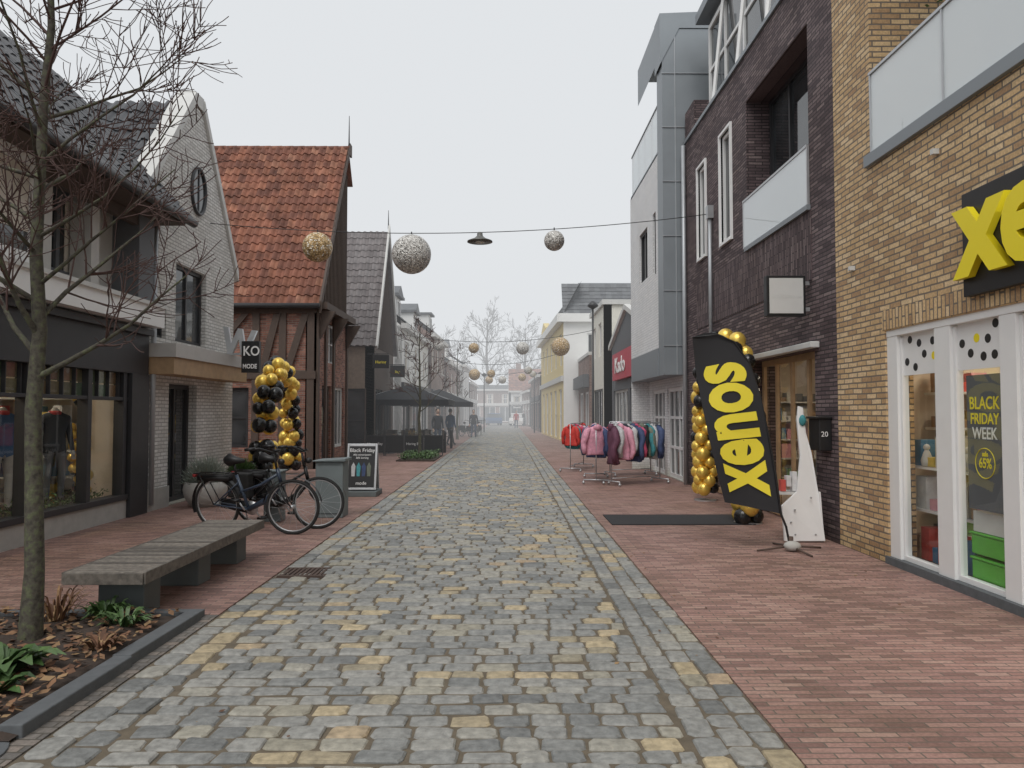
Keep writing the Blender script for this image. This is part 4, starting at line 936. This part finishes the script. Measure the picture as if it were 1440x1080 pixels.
# ------------------------------------------------------------------ bicycles
def bicycle(loc, heading, paint='navy', lean=4, sc=1.0, steer=0.25, bag=True):
    b = G('bicycle'); T = Matrix.Translation(loc) @ Matrix.Rotation(heading,4,'Z') @ Matrix.Rotation(math.radians(lean),4,'X') @ Matrix.Scale(sc,4)
    def P(part, mat, M2=None):
        m = b(part, mat, True); m.M = T if M2 is None else T @ M2; return m
    wb = .56; wr = .34
    ST = Matrix.Translation((wb-.12,0,.75)) @ Matrix.Rotation(steer,4,(V((-.28,0,1)).normalized())) @ Matrix.Translation((-(wb-.12),0,-.75))
    for x, MM in ((-wb,None),(wb,ST)):
        pt = 'wheel_rear' if x < 0 else 'wheel_front'
        ty = P(pt+'_tyre','rubber',MM); ty.path([(x+wr*.95*math.cos(a*math.pi/18),0,wr+wr*.95*math.sin(a*math.pi/18)) for a in range(36)], .021, 8, closed=True)
        rm = P(pt+'_rim','steel',MM); rm.path([(x+.3*math.cos(a*math.pi/18),0,wr+.3*math.sin(a*math.pi/18)) for a in range(36)], .009, 5, closed=True)
        for k in range(18):
            a = k*math.pi/9; rm.tube((x+.02*math.cos(a+.8),.02*(-1)**k,wr+.02*math.sin(a+.8)),(x+.3*math.cos(a),0,wr+.3*math.sin(a)),.0016,n=3,caps=False)
        rm.tube((x,-.05,wr),(x,.05,wr),.025,n=10)
        fe = P(pt+'_mudguard','black',MM)
        a0, a1 = (math.radians(20),math.radians(200)) if x < 0 else (math.radians(10),math.radians(170))
        prev = None
        for k in range(17):
            a = a0+(a1-a0)*k/16; c = [(x+.372*math.cos(a),yy,wr+.372*math.sin(a)) for yy in (-.028,.028)]
            if prev: fe.poly([prev[0],prev[1],c[1],c[0]])
            prev = c
    f = P('frame',paint)
    bb = V((-.08,0,.29)); seat = V((-.25,0,.72)); head1 = V((.36,0,.82)); head0 = V((.41,0,.62)); ra = V((-wb,0,wr))
    f.path([head0,(.2,0,.42),bb],[.036,.038,.034],10); f.tube(bb,seat,.02); f.tube(head0,head1,.024); f.path([head1-V((0,0,.08)),(.1,0,.6),(-.2,0,.5)],.018,8)
    for yy in (-.06,.06):
        f.tube(bb+V((0,yy*.5,0)),ra+V((0,yy,0)),.011); f.tube(V((-.22,yy*.3,.62)),ra+V((0,yy,0)),.009)
    fk = P('fork','black',ST)
    for yy in (-.05,.05): fk.path([(.415,yy,.6),(.47,yy,.45),(wb,yy,wr)],[.014,.013,.009],8)
    fk.tube((.415,-.05,.61),(.415,.05,.61),.016)
    h = P('handlebar','black',ST); h.tube((.36,0,.82),(.33,0,1.0),.016)
    h.path([(.10,-.29,1.07),(.25,-.26,1.08),(.35,-.1,1.02),(.35,.1,1.02),(.25,.26,1.08),(.10,.29,1.07)],.013,8)
    h.path([(.08,-.29,1.07),(.2,-.27,1.08)],.019,8); h.path([(.08,.29,1.07),(.2,.27,1.08)],.019,8)
    h.ball((.42,0,.9),.045,10,(1,.8,.9)); h.box(.33,.40,-.05,.05,1.03,1.055)
    s_ = P('saddle','black'); s_.tube(seat,(-.28,0,.87),.014); s_.path([(-.40,0,.90),(-.34,0,.91),(-.25,0,.905),(-.12,0,.90)],[.05,.085,.05,.02],10)
    c = P('crank','steel'); c.tube(bb+V((0,.05,0)),bb+V((0,.06,0)),.09,n=20); c.tube(bb+V((0,.08,0)),bb+V((.1,.09,-.13)),.011); c.tube(bb+V((0,-.08,0)),bb+V((-.1,-.09,.13)),.011)
    pd = P('pedals','black'); pd.box(-.03,.07,.08,.17,.14,.165); pd.box(-.23,-.13,-.17,-.08,.41,.435); pd.prism([(-wb,.06,.40),(-.08,.06,.37),(0,.06,.29),(-.08,.06,.21),(-wb,.06,.28)],(0,.02,0))
    k = P('rack','black')
    for yy in (-.06,.06): k.tube((-.26,yy,.73),(-.86,yy,.73),.008); k.tube((-.78,yy,.73),(-wb,yy*1.1,wr),.007)
    for xx in (-.35,-.6,-.85): k.tube((xx,-.07,.73),(xx,.07,.73),.007)
    k.box(-.82,-.34,-.05,.05,.64,.71)
    if bag:
        g_ = b('panniers','rubber',False,.02); g_.M = T; g_.box(-.82,-.45,.08,.2,.38,.72); g_.box(-.82,-.45,-.2,-.08,.38,.72)
    l = P('rear_light','coatr'); l.box(-.9,-.87,-.03,.03,.68,.72)
    ks = P('kickstand','steel'); ks.tube((-.2,.07,.28),(-.26,.24,.0),.01)
    b.done()
bicycle((-3.36,10.0,0), math.radians(-18), lean=5, sc=1.06, bag=False)
bicycle((-3.12,10.55,0), math.radians(-24), paint='black', lean=4, sc=1.04, steer=.5)
bicycle((-2.2,49,0), math.radians(70)); bicycle((-2.7,50,0), math.radians(60)); bicycle((-1.9,51.5,0), math.radians(80))

# ------------------------------------------------------------------ balloons
def arch(name, p0, p1, H, seed, rs=1.0):
    q = G(name); gd = q('gold_balloons','gold',True); bk = q('black_balloons','blackb',True); rr = random.Random(seed)
    p0 = V(p0); p1 = V(p1); mid = (p0+p1)/2; hw = (p1-p0).length/2; d = (p1-p0).normalized()
    pts = []
    zs = H-hw*.8
    z = .12
    while z < zs: pts.append(p0+V((0,0,z))); z += .155*rs
    for a in range(1, 15):
        t_ = math.pi*(1-a/15); pts.append(mid+d*(math.cos(t_)*hw)+V((0,0,zs+math.sin(t_)*hw*.8)))
    z = zs
    while z > .1: pts.append(p1+V((0,0,z))); z -= .155*rs
    for i, c in enumerate(pts):
        for k in range(4):
            a = k*math.pi/2+i*.75
            i0 = max(0,i-1); i1 = min(len(pts)-1,i+1); ax = (pts[i1]-pts[i0]).normalized(); o = ax.orthogonal().normalized(); o.rotate(Matrix.Rotation(a,3,ax))
            r_ = rr.uniform(.1,.14)*rs; m = gd if ((k+i//2) % 4 < 2) != (rr.random() < .12) else bk
            m.ball(c+o*.135*rs+V((rr.uniform(-.02,.02),)*3), r_, 14, (1,1,1.08))
    q('base_plate','steel').lathe((p0.x,p0.y,0),[(.2,0),(.2,.02)],16); q('base_plate','steel').lathe((p1.x,p1.y,0),[(.2,0),(.2,.02)],16)
    q.done()
arch('balloon_arch', (3.5,10.75,0), (3.62,13.5,0), 2.72, 1)
arch('balloon_arch', (-5.0,15.3,0), (-5.6,19.3,0), 2.6, 2, 1.2)

# ------------------------------------------------------------------ beach flag
b = G('feather_flag'); Yf = 8.62
def fp(px_, py_, o=0): return V(((px_-712)/1040*Yf, Yf+o, 1.6-(py_-580)/1040*Yf))
left = [(975,474),(980,520),(988,570),(997,620),(1008,668),(1019,706)]
right = [(1034,480),(1056,512),(1070,558),(1081,612),(1090,665),(1097,722)]
m = b('cloth','flag',True)
rows = 24; cols_ = 8
def lerpL(L_, t_):
    x = t_*(len(L_)-1); i = min(len(L_)-2, int(x)); f_ = x-i; return (L_[i][0]*(1-f_)+L_[i+1][0]*f_, L_[i][1]*(1-f_)+L_[i+1][1]*f_)
def wav(u, t_): return .03*math.sin(t_*7+u*2.2)*(1-u*.6)
idx = {}
for i in range(rows+1):
    for j in range(cols_+1):
        t_ = i/rows; u = j/cols_; a = lerpL(left,t_); c = lerpL(right,t_)
        idx[i,j] = m.addv([fp(a[0]*(1-u)+c[0]*u, a[1]*(1-u)+c[1]*u-(10*math.sin(math.pi*u)*(1-t_)**4), wav(u,t_))])
for i in range(rows):
    for j in range(cols_): m.face((idx[i,j],idx[i,j+1],idx[i+1,j+1],idx[i+1,j]))
pole = [fp(x,y_,0.0) for x,y_ in [(1110,772),(1104,740)]+right[::-1]+[(1010,470),(975,474)]]
b('pole','black',True).path(pole,[.014]*4+[.012]*3+[.008]*3,8)
bs = b('base','rust',True)
for a in (0.3,1.7,3.3,4.9): bs.tube((3.3,Yf,.05),(3.3+.42*math.cos(a),Yf+.42*math.sin(a),.012),.012,n=6)
bs.tube((3.3,Yf,0),(3.3,Yf,.16),.03,n=10); b('weight','concrete',True).ball((3.3,Yf-.05,.06),.085,12,(1.2,1,.7))
cu = bpy.data.curves.new('t','FONT'); cu.body='xenos'; cu.size=1; cu.offset=.035; cu.extrude=0.0; cu.resolution_u=4
ob = bpy.data.objects.new('t',cu); COL.objects.link(ob); dg = bpy.context.evaluated_depsgraph_get(); me = bpy.data.meshes.new_from_object(ob.evaluated_get(dg)); bpy.data.objects.remove(ob)
x0 = min(v.co.x for v in me.vertices); x1 = max(v.co.x for v in me.vertices); zy0 = min(v.co.y for v in me.vertices); zy1 = max(v.co.y for v in me.vertices)
for v in me.vertices:
    s_ = (v.co.x-x0)/(x1-x0); hgt = (v.co.y-zy0)/(zy1-zy0)
    t_ = .92-s_*.73; u = .12+.76*(1-hgt)
    a = lerpL(left,t_); c = lerpL(right,t_)
    p = fp(a[0]*(1-u)+c[0]*u, a[1]*(1-u)+c[1]*u-(10*math.sin(math.pi*u)*(1-t_)**4), wav(u,t_)-.012); v.co = p
me.materials.clear(); me.materials.append(M['yellow_f']); o = bpy.data.objects.new('lettering',me); COL.objects.link(o); b.extra.append(o)
b.done()
b = G('display_stand'); w = b('panel','white',bevel=.004)
w.prism([(3.42,9.12,0.02),(3.92,9.12,0.02),(3.86,9.16,.62),(3.80,9.2,1.1),(3.745,9.23,1.35),(3.72,9.25,1.66),(3.665,9.25,1.68),(3.64,9.24,1.5),(3.66,9.2,1.05),(3.60,9.17,.62),(3.40,9.14,.45)],(0,.04,0))
w.prism([(3.86,9.14,.62),(3.90,9.14,.02),(3.90,9.7,.02),(3.86,9.7,.62)],(.02,0,0))
bb_ = b('bolts','steel')
for (x,z) in ((3.55,.1),(3.8,.1),(3.55,.4),(3.75,.55),(3.5,.25)): bb_.tube((x,9.115,z),(x,9.13,z),.012,n=8)
for i in range(5):
    gd = b('goods','goods'); gd.rnd = (.32,.55,.45,.35,.95)[i]; gd.box(3.42+i*.07,3.48+i*.07,9.22,9.3,.62+.06*(i%2),.76+.05*(i%3))
gd = b('goods_shelf','offw'); gd.box(3.38,3.8,9.19,9.5,.58,.61)
b('topper','cloth',True).rnd = .6; b('topper','cloth',True).ball((3.7,9.22,1.5),.045,10,(1,.4,1.6))
b.done()

# ------------------------------------------------------------------ clothing racks
def rack(p0, p1, h, seed, n, sc=1.0, pal=None):
    q = G('clothing_rack'); st = q('frame','steel',True); cl = q('jackets','cloth',True); rr = random.Random(seed); p0 = V(p0); p1 = V(p1); d = (p1-p0).normalized(); sd = V((-d.y,d.x,0))
    st.tube(p0+V((0,0,h)),p1+V((0,0,h)),.014)
    for p in (p0,p1):
        st.tube(p+V((0,0,.1)),p+V((0,0,h)),.014); st.tube(p-sd*.28+V((0,0,.1)),p+sd*.28+V((0,0,.1)),.014)
        for s2 in (-.28,.28): st.ball(p+sd*s2+V((0,0,.04)),.035,8)
        for s2 in (-.28,.28): st.tube(p+sd*s2+V((0,0,.05)),p+sd*s2+V((0,0,.1)),.01)
    st.tube(p0+V((0,0,.16)),p1+V((0,0,.16)),.01)
    base = math.atan2(d.y,d.x)+math.pi/2; L_ = (p1-p0).length
    for i in range(n):
        c = p0+d*(L_*(i+.5)/n); cl.rnd = pal[i % len(pal)] if pal else (i*.37+rr.uniform(0,.1)) % 1
        a = base+rr.uniform(-.65,.65)
        st.path([c+V((0,0,h+.015)),c+V((0,0,h-.03)),c+V((0,0,h-.06))],.004,4)
        jacket(cl, c+V((0,0,h-.05)), a, sc*rr.uniform(.85,1.06), rr)
    q.done()
rack((2.3,16.2,0),(3.5,16.9,0),1.36,1,12,1.15,[.4,.7,.5,.02,.7,.15,.27,.9,.8,.6,.7,.15])
rack((2.0,16.5,0),(2.2,18.2,0),1.34,2,9,1.1,[.5,.15,.27,.7,.8,.62,.95])
rack((2.6,18.6,0),(3.7,19.0,0),1.36,3,10,1.1,[.95,.7,.5,.15,.05,.6,.27])
rack((1.72,19.9,0),(2.25,21.6,0),1.3,4,9,1.0,[.97,.6,.97,.3,.7,.5])

# ------------------------------------------------------------------ hanging decorations
def cable(pts, r=.008):
    q = G('overhead_cable'); q('wire','black',True).path(pts, r, 5); q.done()
def orn(kind, x, y_, z, r):
    q = G('hanging_glitter_ball'); me_mb = q('ball','gl_'+kind,True); me_mb.ball((0,0,0), r, 28)
    o = q.done(); o.location = (x,y_,z)
def sag(y_, xa, xb, za, zb, s_):
    return [(xa+(xb-xa)*i/24, y_, za+(zb-za)*i/24-s_*4*(i/24)*(1-i/24)) for i in range(25)]
c1 = sag(14.4, XL, XR-.1, 5.3, 5.5, .28); cable(c1)
def zon(c, x):
    for a,b_ in zip(c,c[1:]):
        if a[0] <= x <= b_[0]: return a[2]+(b_[2]-a[2])*(x-a[0])/(b_[0]-a[0])
for kind,x,r in (('gold',-3.7,.29),('silver',-1.86,.385),('silver',.94,.2)):
    z = zon(c1,x); orn(kind,x,14.4,z-r-.03,r)
hk = G('ornament_hooks')
for x in (-3.7,-1.86,.94): z = zon(c1,x); hk('h','black').tube((x,14.4,z-.06),(x,14.4,z+.03),.012,n=5)
hk.done()
q = G('hanging_street_lamp'); z = zon(c1,-.52); q('shade','bronze',True).lathe((-.52,14.4,z-.19),[(.25,0),(.245,.02),(.12,.07),(.06,.12),(.05,.19)],28); q('diffuser','offw',True).ball((-.52,14.4,z-.185),.1,12,(1,1,.35)); q.done()
c2 = sag(34, -4.9, XR, 5.2, 5.4, .45); cable(c2,.012)
for kind,x,r in (('silver',-3.1,.24),('gold',-1.5,.24),('silver',.75,.3),('gold',2.5,.43)): orn(kind,x,34,zon(c2,x)-r-.05,r)
c3 = sag(44, -4.6, 3.1, 5.0, 5.1, .6); cable(c3,.014)
for kind,x,r in (('gold',-1.9,.34),('gold',-.9,.24),('silver',1.3,.24)): orn(kind,x,44,zon(c3,x)-r-.3,r)
c4 = sag(56, -4.3, 2.8, 5.0, 5.1, .6); cable(c4,.016)
for kind,x,r in (('gold',-1.3,.3),('silver',-.3,.3),('gold',1.2,.3),('silver',2.0,.25)): orn(kind,x,56,zon(c4,x)-r-.1,r)

# ------------------------------------------------------------------ parasols, terrace
def parasol(x,y_,hw,z0,z1,txt=False):
    q = G('parasol'); c = q('canopy','umb'); ap = V((x,y_,z1)); cs = [V((x+sx*hw,y_+sy*hw,z0)) for sx,sy in ((-1,-1),(1,-1),(1,1),(-1,1))]
    for i in range(4):
        a,b_ = cs[i],cs[(i+1)%4]; c.poly([a,b_,ap]); c.poly([a,b_,b_-V((0,0,.22)),a-V((0,0,.22))])
        q('ribs','steel').tube(a,ap-V((0,0,.02)),.012,n=5)
    q('pole','steel').tube((x,y_,0),(x,y_,z1),.03); q('base','concrete').box(x-.35,x+.35,y_-.35,y_+.35,0,.08)
    if txt: text(q,'Haring Bay',.2,(x,y_-hw-.01,z0-.19),(0,-1,0),'white',.002,0,'CENTER')
    q.done()
parasol(-4.0,30.5,1.75,2.1,2.75); parasol(-3.3,36.5,1.6,2.1,2.75,True)
for i in range(4):
    q = G('terrace_windscreen'); x = -5.2+i*.72
    q('panel','black').box(x+.03,x+.67,27.4,27.43,.12,.72); fr_ = q('frame','dframe'); fr_.box(x,x+.03,27.38,27.45,0,.95); fr_.box(x+.67,x+.7,27.38,27.45,0,.95); fr_.box(x+.03,x+.67,27.39,27.44,.72,.76)
    q('pane','glass').box(x+.03,x+.67,27.41,27.42,.76,.95)
    if i % 2 == 0: text(q,'Haring Bay',.13,(x+.35,27.39,.4),(0,-1,0),'white',.001,0,'CENTER')
    q.done()
def chair(x,y_,a):
    q = G('terrace_chair'); m = q('chair','dtimber'); m.M = Matrix.Translation((x,y_,0)) @ Matrix.Rotation(a,4,'Z')
    m.box(-.22,.22,-.22,.22,.43,.46); m.box(-.22,.22,.2,.23,.55,.9)
    for sx in (-.2,.2):
        for sy in (-.2,.2): m.tube((sx,sy,0),(sx,sy,.44 if sy < 0 else .9),.016,n=6)
    q.done()
def tabl(x,y_):
    q = G('terrace_table'); q('top','dtimber').lathe((x,y_,.72),[(.38,0),(.38,.03)],20); q('leg','dframe').tube((x,y_,.02),(x,y_,.72),.03); q('foot','dframe').lathe((x,y_,0),[(.24,0),(.22,.02)],16); q.done()
for (x,y_) in ((-4.6,29),(-3.3,29.4),(-4.2,31.6),(-3.4,35.5)):
    tabl(x,y_); chair(x-.6,y_,math.pi/2); chair(x+.6,y_,-math.pi/2); chair(x,y_+.6,0)
q = G('street_lamp'); q('pole','dframe',True).path([(3.35,28.5,0),(3.35,28.5,1),(3.35,28.5,5.6)],[.07,.05,.035],10); q('head','dframe',True).lathe((3.35,28.5,5.6),[(.05,0),(.2,.1),(.22,.14),(.08,.3)],16); q.done()
for (x,y_) in ((-1.8,60),(2.2,58)):
    q = G('street_lamp'); q('pole','dframe',True).tube((x,y_,0),(x,y_,4.5),.05,.035); q('head','dframe',True).lathe((x,y_,4.5),[(.05,0),(.2,.1),(.22,.14),(.08,.3)],12); q.done()
for (x,y_) in ((-2.45,29.5),(-2.45,33)):
    q = G('street_bollard'); q('post','dframe',True).lathe((x,y_,0),[(.06,0),(.06,.7),(.07,.72),(.07,.8),(.04,.86)],14); q.done()

# ------------------------------------------------------------------ people
def person(name, loc, rot, coat, legs, skin='skin', pose=0, hair='hair', arms=0.0, head=True, sc=1.0):
    vs = [(0,0,.95),(0,0,1.15),(0,0,1.38),(0,0,1.5),(0,0,1.56)]; rad = [(.15,.11),(.15,.11),(.17,.11),(.06,.06),(.05,.05)]; ed = [(0,1),(1,2),(2,3),(3,4)]
    st_ = .12 if pose else 0.0
    def add(parent, pts):
        p = parent
        for c, r_ in pts: vs.append(c); rad.append((r_,r_)); ed.append((p,len(vs)-1)); p = len(vs)-1
        return p
    for sg in (-1,1):
        add(0, [((sg*.1,0,.88),.095),((sg*.11,sg*st_*-.6-.02,.5),.065),((sg*.11,sg*st_+.0,.1),.045),((sg*.12,sg*st_-.06,.05),.042),((sg*.13,sg*st_-.16,.035),.035)])
        e_ = add(2, [((sg*.19,0,1.38),.07),((sg*.25,.03,1.12),.05),((sg*.25,-.06-arms,.88+arms*.7),.036),((sg*.25,-.09-arms,.80+arms*.8),.032)])
        for k in range(4): add(e_, [((sg*.25+(k-1.5)*.016,-.10-arms,.76+arms*.8),.011),((sg*.25+(k-1.5)*.017,-.115-arms,.715+.006*(k in(1,2))*-1+arms*.8),.009)])
        add(e_, [((sg*.22,-.12-arms,.78+arms*.8),.011),((sg*.215,-.135-arms,.75+arms*.8),.009)])
    me = bpy.data.meshes.new('sk'); me.from_pydata(vs, ed, []); ob = bpy.data.objects.new('sk', me); COL.objects.link(ob)
    ob.modifiers.new('s','SKIN'); sv = me.skin_vertices[0].data
    for i, r_ in enumerate(rad): sv[i].radius = r_; sv[i].use_root = (i == 0)
    ob.modifiers.new('ss','SUBSURF').levels = 2
    dg = bpy.context.evaluated_depsgraph_get(); dg.update(); m2 = bpy.data.meshes.new_from_object(ob.evaluated_get(dg)); bpy.data.objects.remove(ob)
    m2.materials.clear()
    for k in (coat, legs, skin, 'rubber'): m2.materials.append(M[k])
    for p in m2.polygons:
        c = p.center; p.use_smooth = True
        if c.z < .1: i = 3
        elif abs(c.x) > .185 and c.z < .86+arms*.8: i = 2
        elif c.z > 1.47: i = 2
        elif c.z < .84 and abs(c.x) < .2: i = 1
        else: i = 0
        p.material_index = i
    q = G(name); T = Matrix.Translation(loc) @ Matrix.Rotation(rot,4,'Z') @ Matrix.Scale(sc,4); m2.transform(T)
    o = bpy.data.objects.new('body', m2); COL.objects.link(o); q.extra.append(o)
    if head:
        h = q('head', skin, True); h.M = T; h.ball((0,-.01,1.65),.1,16,(.78,.95,1.2)); h.ball((0,-.108,1.64),.018,8,(.8,1.1,1.3))
        for sg in (-1,1): h.ball((sg*.08,0,1.65),.025,8,(.4,.8,1.2))
        f = q('features','hair'); f.M = T
        for sg in (-1,1): f.ball((sg*.033,-.098,1.667),.011,8)
        l = q('mouth','coatr'); l.M = T; l.ball((0,-.098,1.595),.02,8,(1.1,.3,.25))
        hr = q('hair', hair, True); hr.M = T; hr.ball((0,.018,1.685),.105,14,(.86,.95,1.08))
    else:
        sf = q('scarf','coatr',True); sf.M = T; sf.path([(.07*math.cos(a*.6),.06*math.sin(a*.6),1.47) for a in range(10)],.035,8,closed=True)
    q.done()
person('pedestrian', (-3.15,34,0), .5, 'coatd','jean'); person('pedestrian', (-2.75,36.5,0), 2.6, 'coatb','coatd',pose=1)
person('pedestrian', (-2.1,47.5,0), 0, 'coatd','jean',pose=1); person('pedestrian', (1.0,75,0), 0, 'coatr','jean',pose=1)
person('shop_mannequin', (-6.28,10.35,.33), 1.0, 'coatd','slate_panel','manneq',head=False,sc=.86)
person('shop_mannequin', (-6.3,9.3,.33), 1.2, 'coatb','manneq','manneq',head=False,sc=.86)

def car(x,y_,a,m='white'):
    q = G('parked_car'); T = Matrix.Translation((x,y_,0)) @ Matrix.Rotation(a,4,'Z')
    bd = q('body',m,False,.05); bd.M = T; bd.prism([(-2,-.85,.25),(2,-.85,.25),(2.05,-.85,.7),(1.9,-.85,.85),(1.1,-.85,.95),(-1.95,-.85,.95),(-2.05,-.85,.6)],(0,1.7,0))
    cb_ = q('cabin','dglass',False,.04); cb_.M = T; cb_.prism([(-1.8,-.75,.95),(1.1,-.75,.95),(.4,-.65,1.42),(-1.5,-.65,1.42)],(0,1.4,0))
    rf = q('roof',m,False,.02); rf.M = T; rf.prism([(-1.52,-.7,1.42),(.42,-.7,1.42),(.3,-.7,1.48),(-1.4,-.7,1.48)],(0,1.4,0))
    w = q('wheels','rubber',True); w.M = T
    for xx in (-1.25,1.3):
        for yy in (-.86,.66): w.tube((xx,yy,.32),(xx,yy+.2,.32),.32,n=18)
    q.done()
car(1.5,90,1.4); car(-1.6,93,1.7,'coatb'); car(-4.5,100,0,'slate_panel')

# ------------------------------------------------------------------ fog (thin mist; constant emission stands in for scattered skylight)
t = NT('fog'); t.n.remove(t.b)
FD_ = .0068
va = t.add('ShaderNodeVolumeAbsorption'); va.inputs['Density'].default_value = FD_; va.inputs['Color'].default_value = (0,0,0,1)
ve = t.add('ShaderNodeEmission'); ve.inputs['Color'].default_value = (.745,.765,.785,1); ve.inputs['Strength'].default_value = FD_
ad = t.add('ShaderNodeAddShader'); t.link(va.outputs[0], ad.inputs[0]); t.link(ve.outputs[0], ad.inputs[1])
t.link(ad.outputs[0], t.out.inputs['Volume']); M['fog'] = t.m
q = G('fog_bank'); q('fog','fog').box(-60,60,24,150,-.03,26); q.done()

# ------------------------------------------------------------------ world, sun, camera
w = bpy.data.worlds.new('World'); scene.world = w; w.use_nodes = True; nt = w.node_tree
bg_ = nt.nodes['Background']; sky = nt.nodes.new('ShaderNodeTexSky'); sky.sky_type = 'NISHITA'; sky.sun_disc = False
el, az = math.radians(55), math.radians(200)
sky.sun_elevation = el; sky.sun_rotation = az; sky.dust_density = 5; sky.air_density = 1
hs_ = nt.nodes.new('ShaderNodeHueSaturation'); hs_.inputs['Saturation'].default_value = .25; nt.links.new(sky.outputs[0], hs_.inputs['Color'])
mx = nt.nodes.new('ShaderNodeMix'); mx.data_type = 'RGBA'; mx.inputs[0].default_value = .9; nt.links.new(hs_.outputs[0], mx.inputs[6]); mx.inputs[7].default_value = (7.85,8.1,8.35,1)
nt.links.new(mx.outputs[2], bg_.inputs[0]); bg_.inputs[1].default_value = .104
sl_ = bpy.data.lights.new('sun','SUN'); sl_.energy = 1.5; sl_.angle = math.radians(35); sl_.color = (1,.97,.93)
so_ = bpy.data.objects.new('sun', sl_); COL.objects.link(so_)
dirv = V((math.sin(az)*math.cos(el), math.cos(az)*math.cos(el), math.sin(el)))
so_.rotation_euler = dirv.to_track_quat('Z','Y').to_euler()
cam = bpy.data.cameras.new('camera'); cam.lens = 26.0; cam.sensor_width = 36; cam.clip_end = 2000; cam.clip_start = .05
co = bpy.data.objects.new('camera', cam); COL.objects.link(co); co.location = (0,0,1.6)
co.rotation_euler = (math.radians(90+2.2),0,math.radians(-.44)); scene.camera = co
scene.view_settings.view_transform = 'Standard'; scene.view_settings.look = 'None'; scene.view_settings.exposure = 0
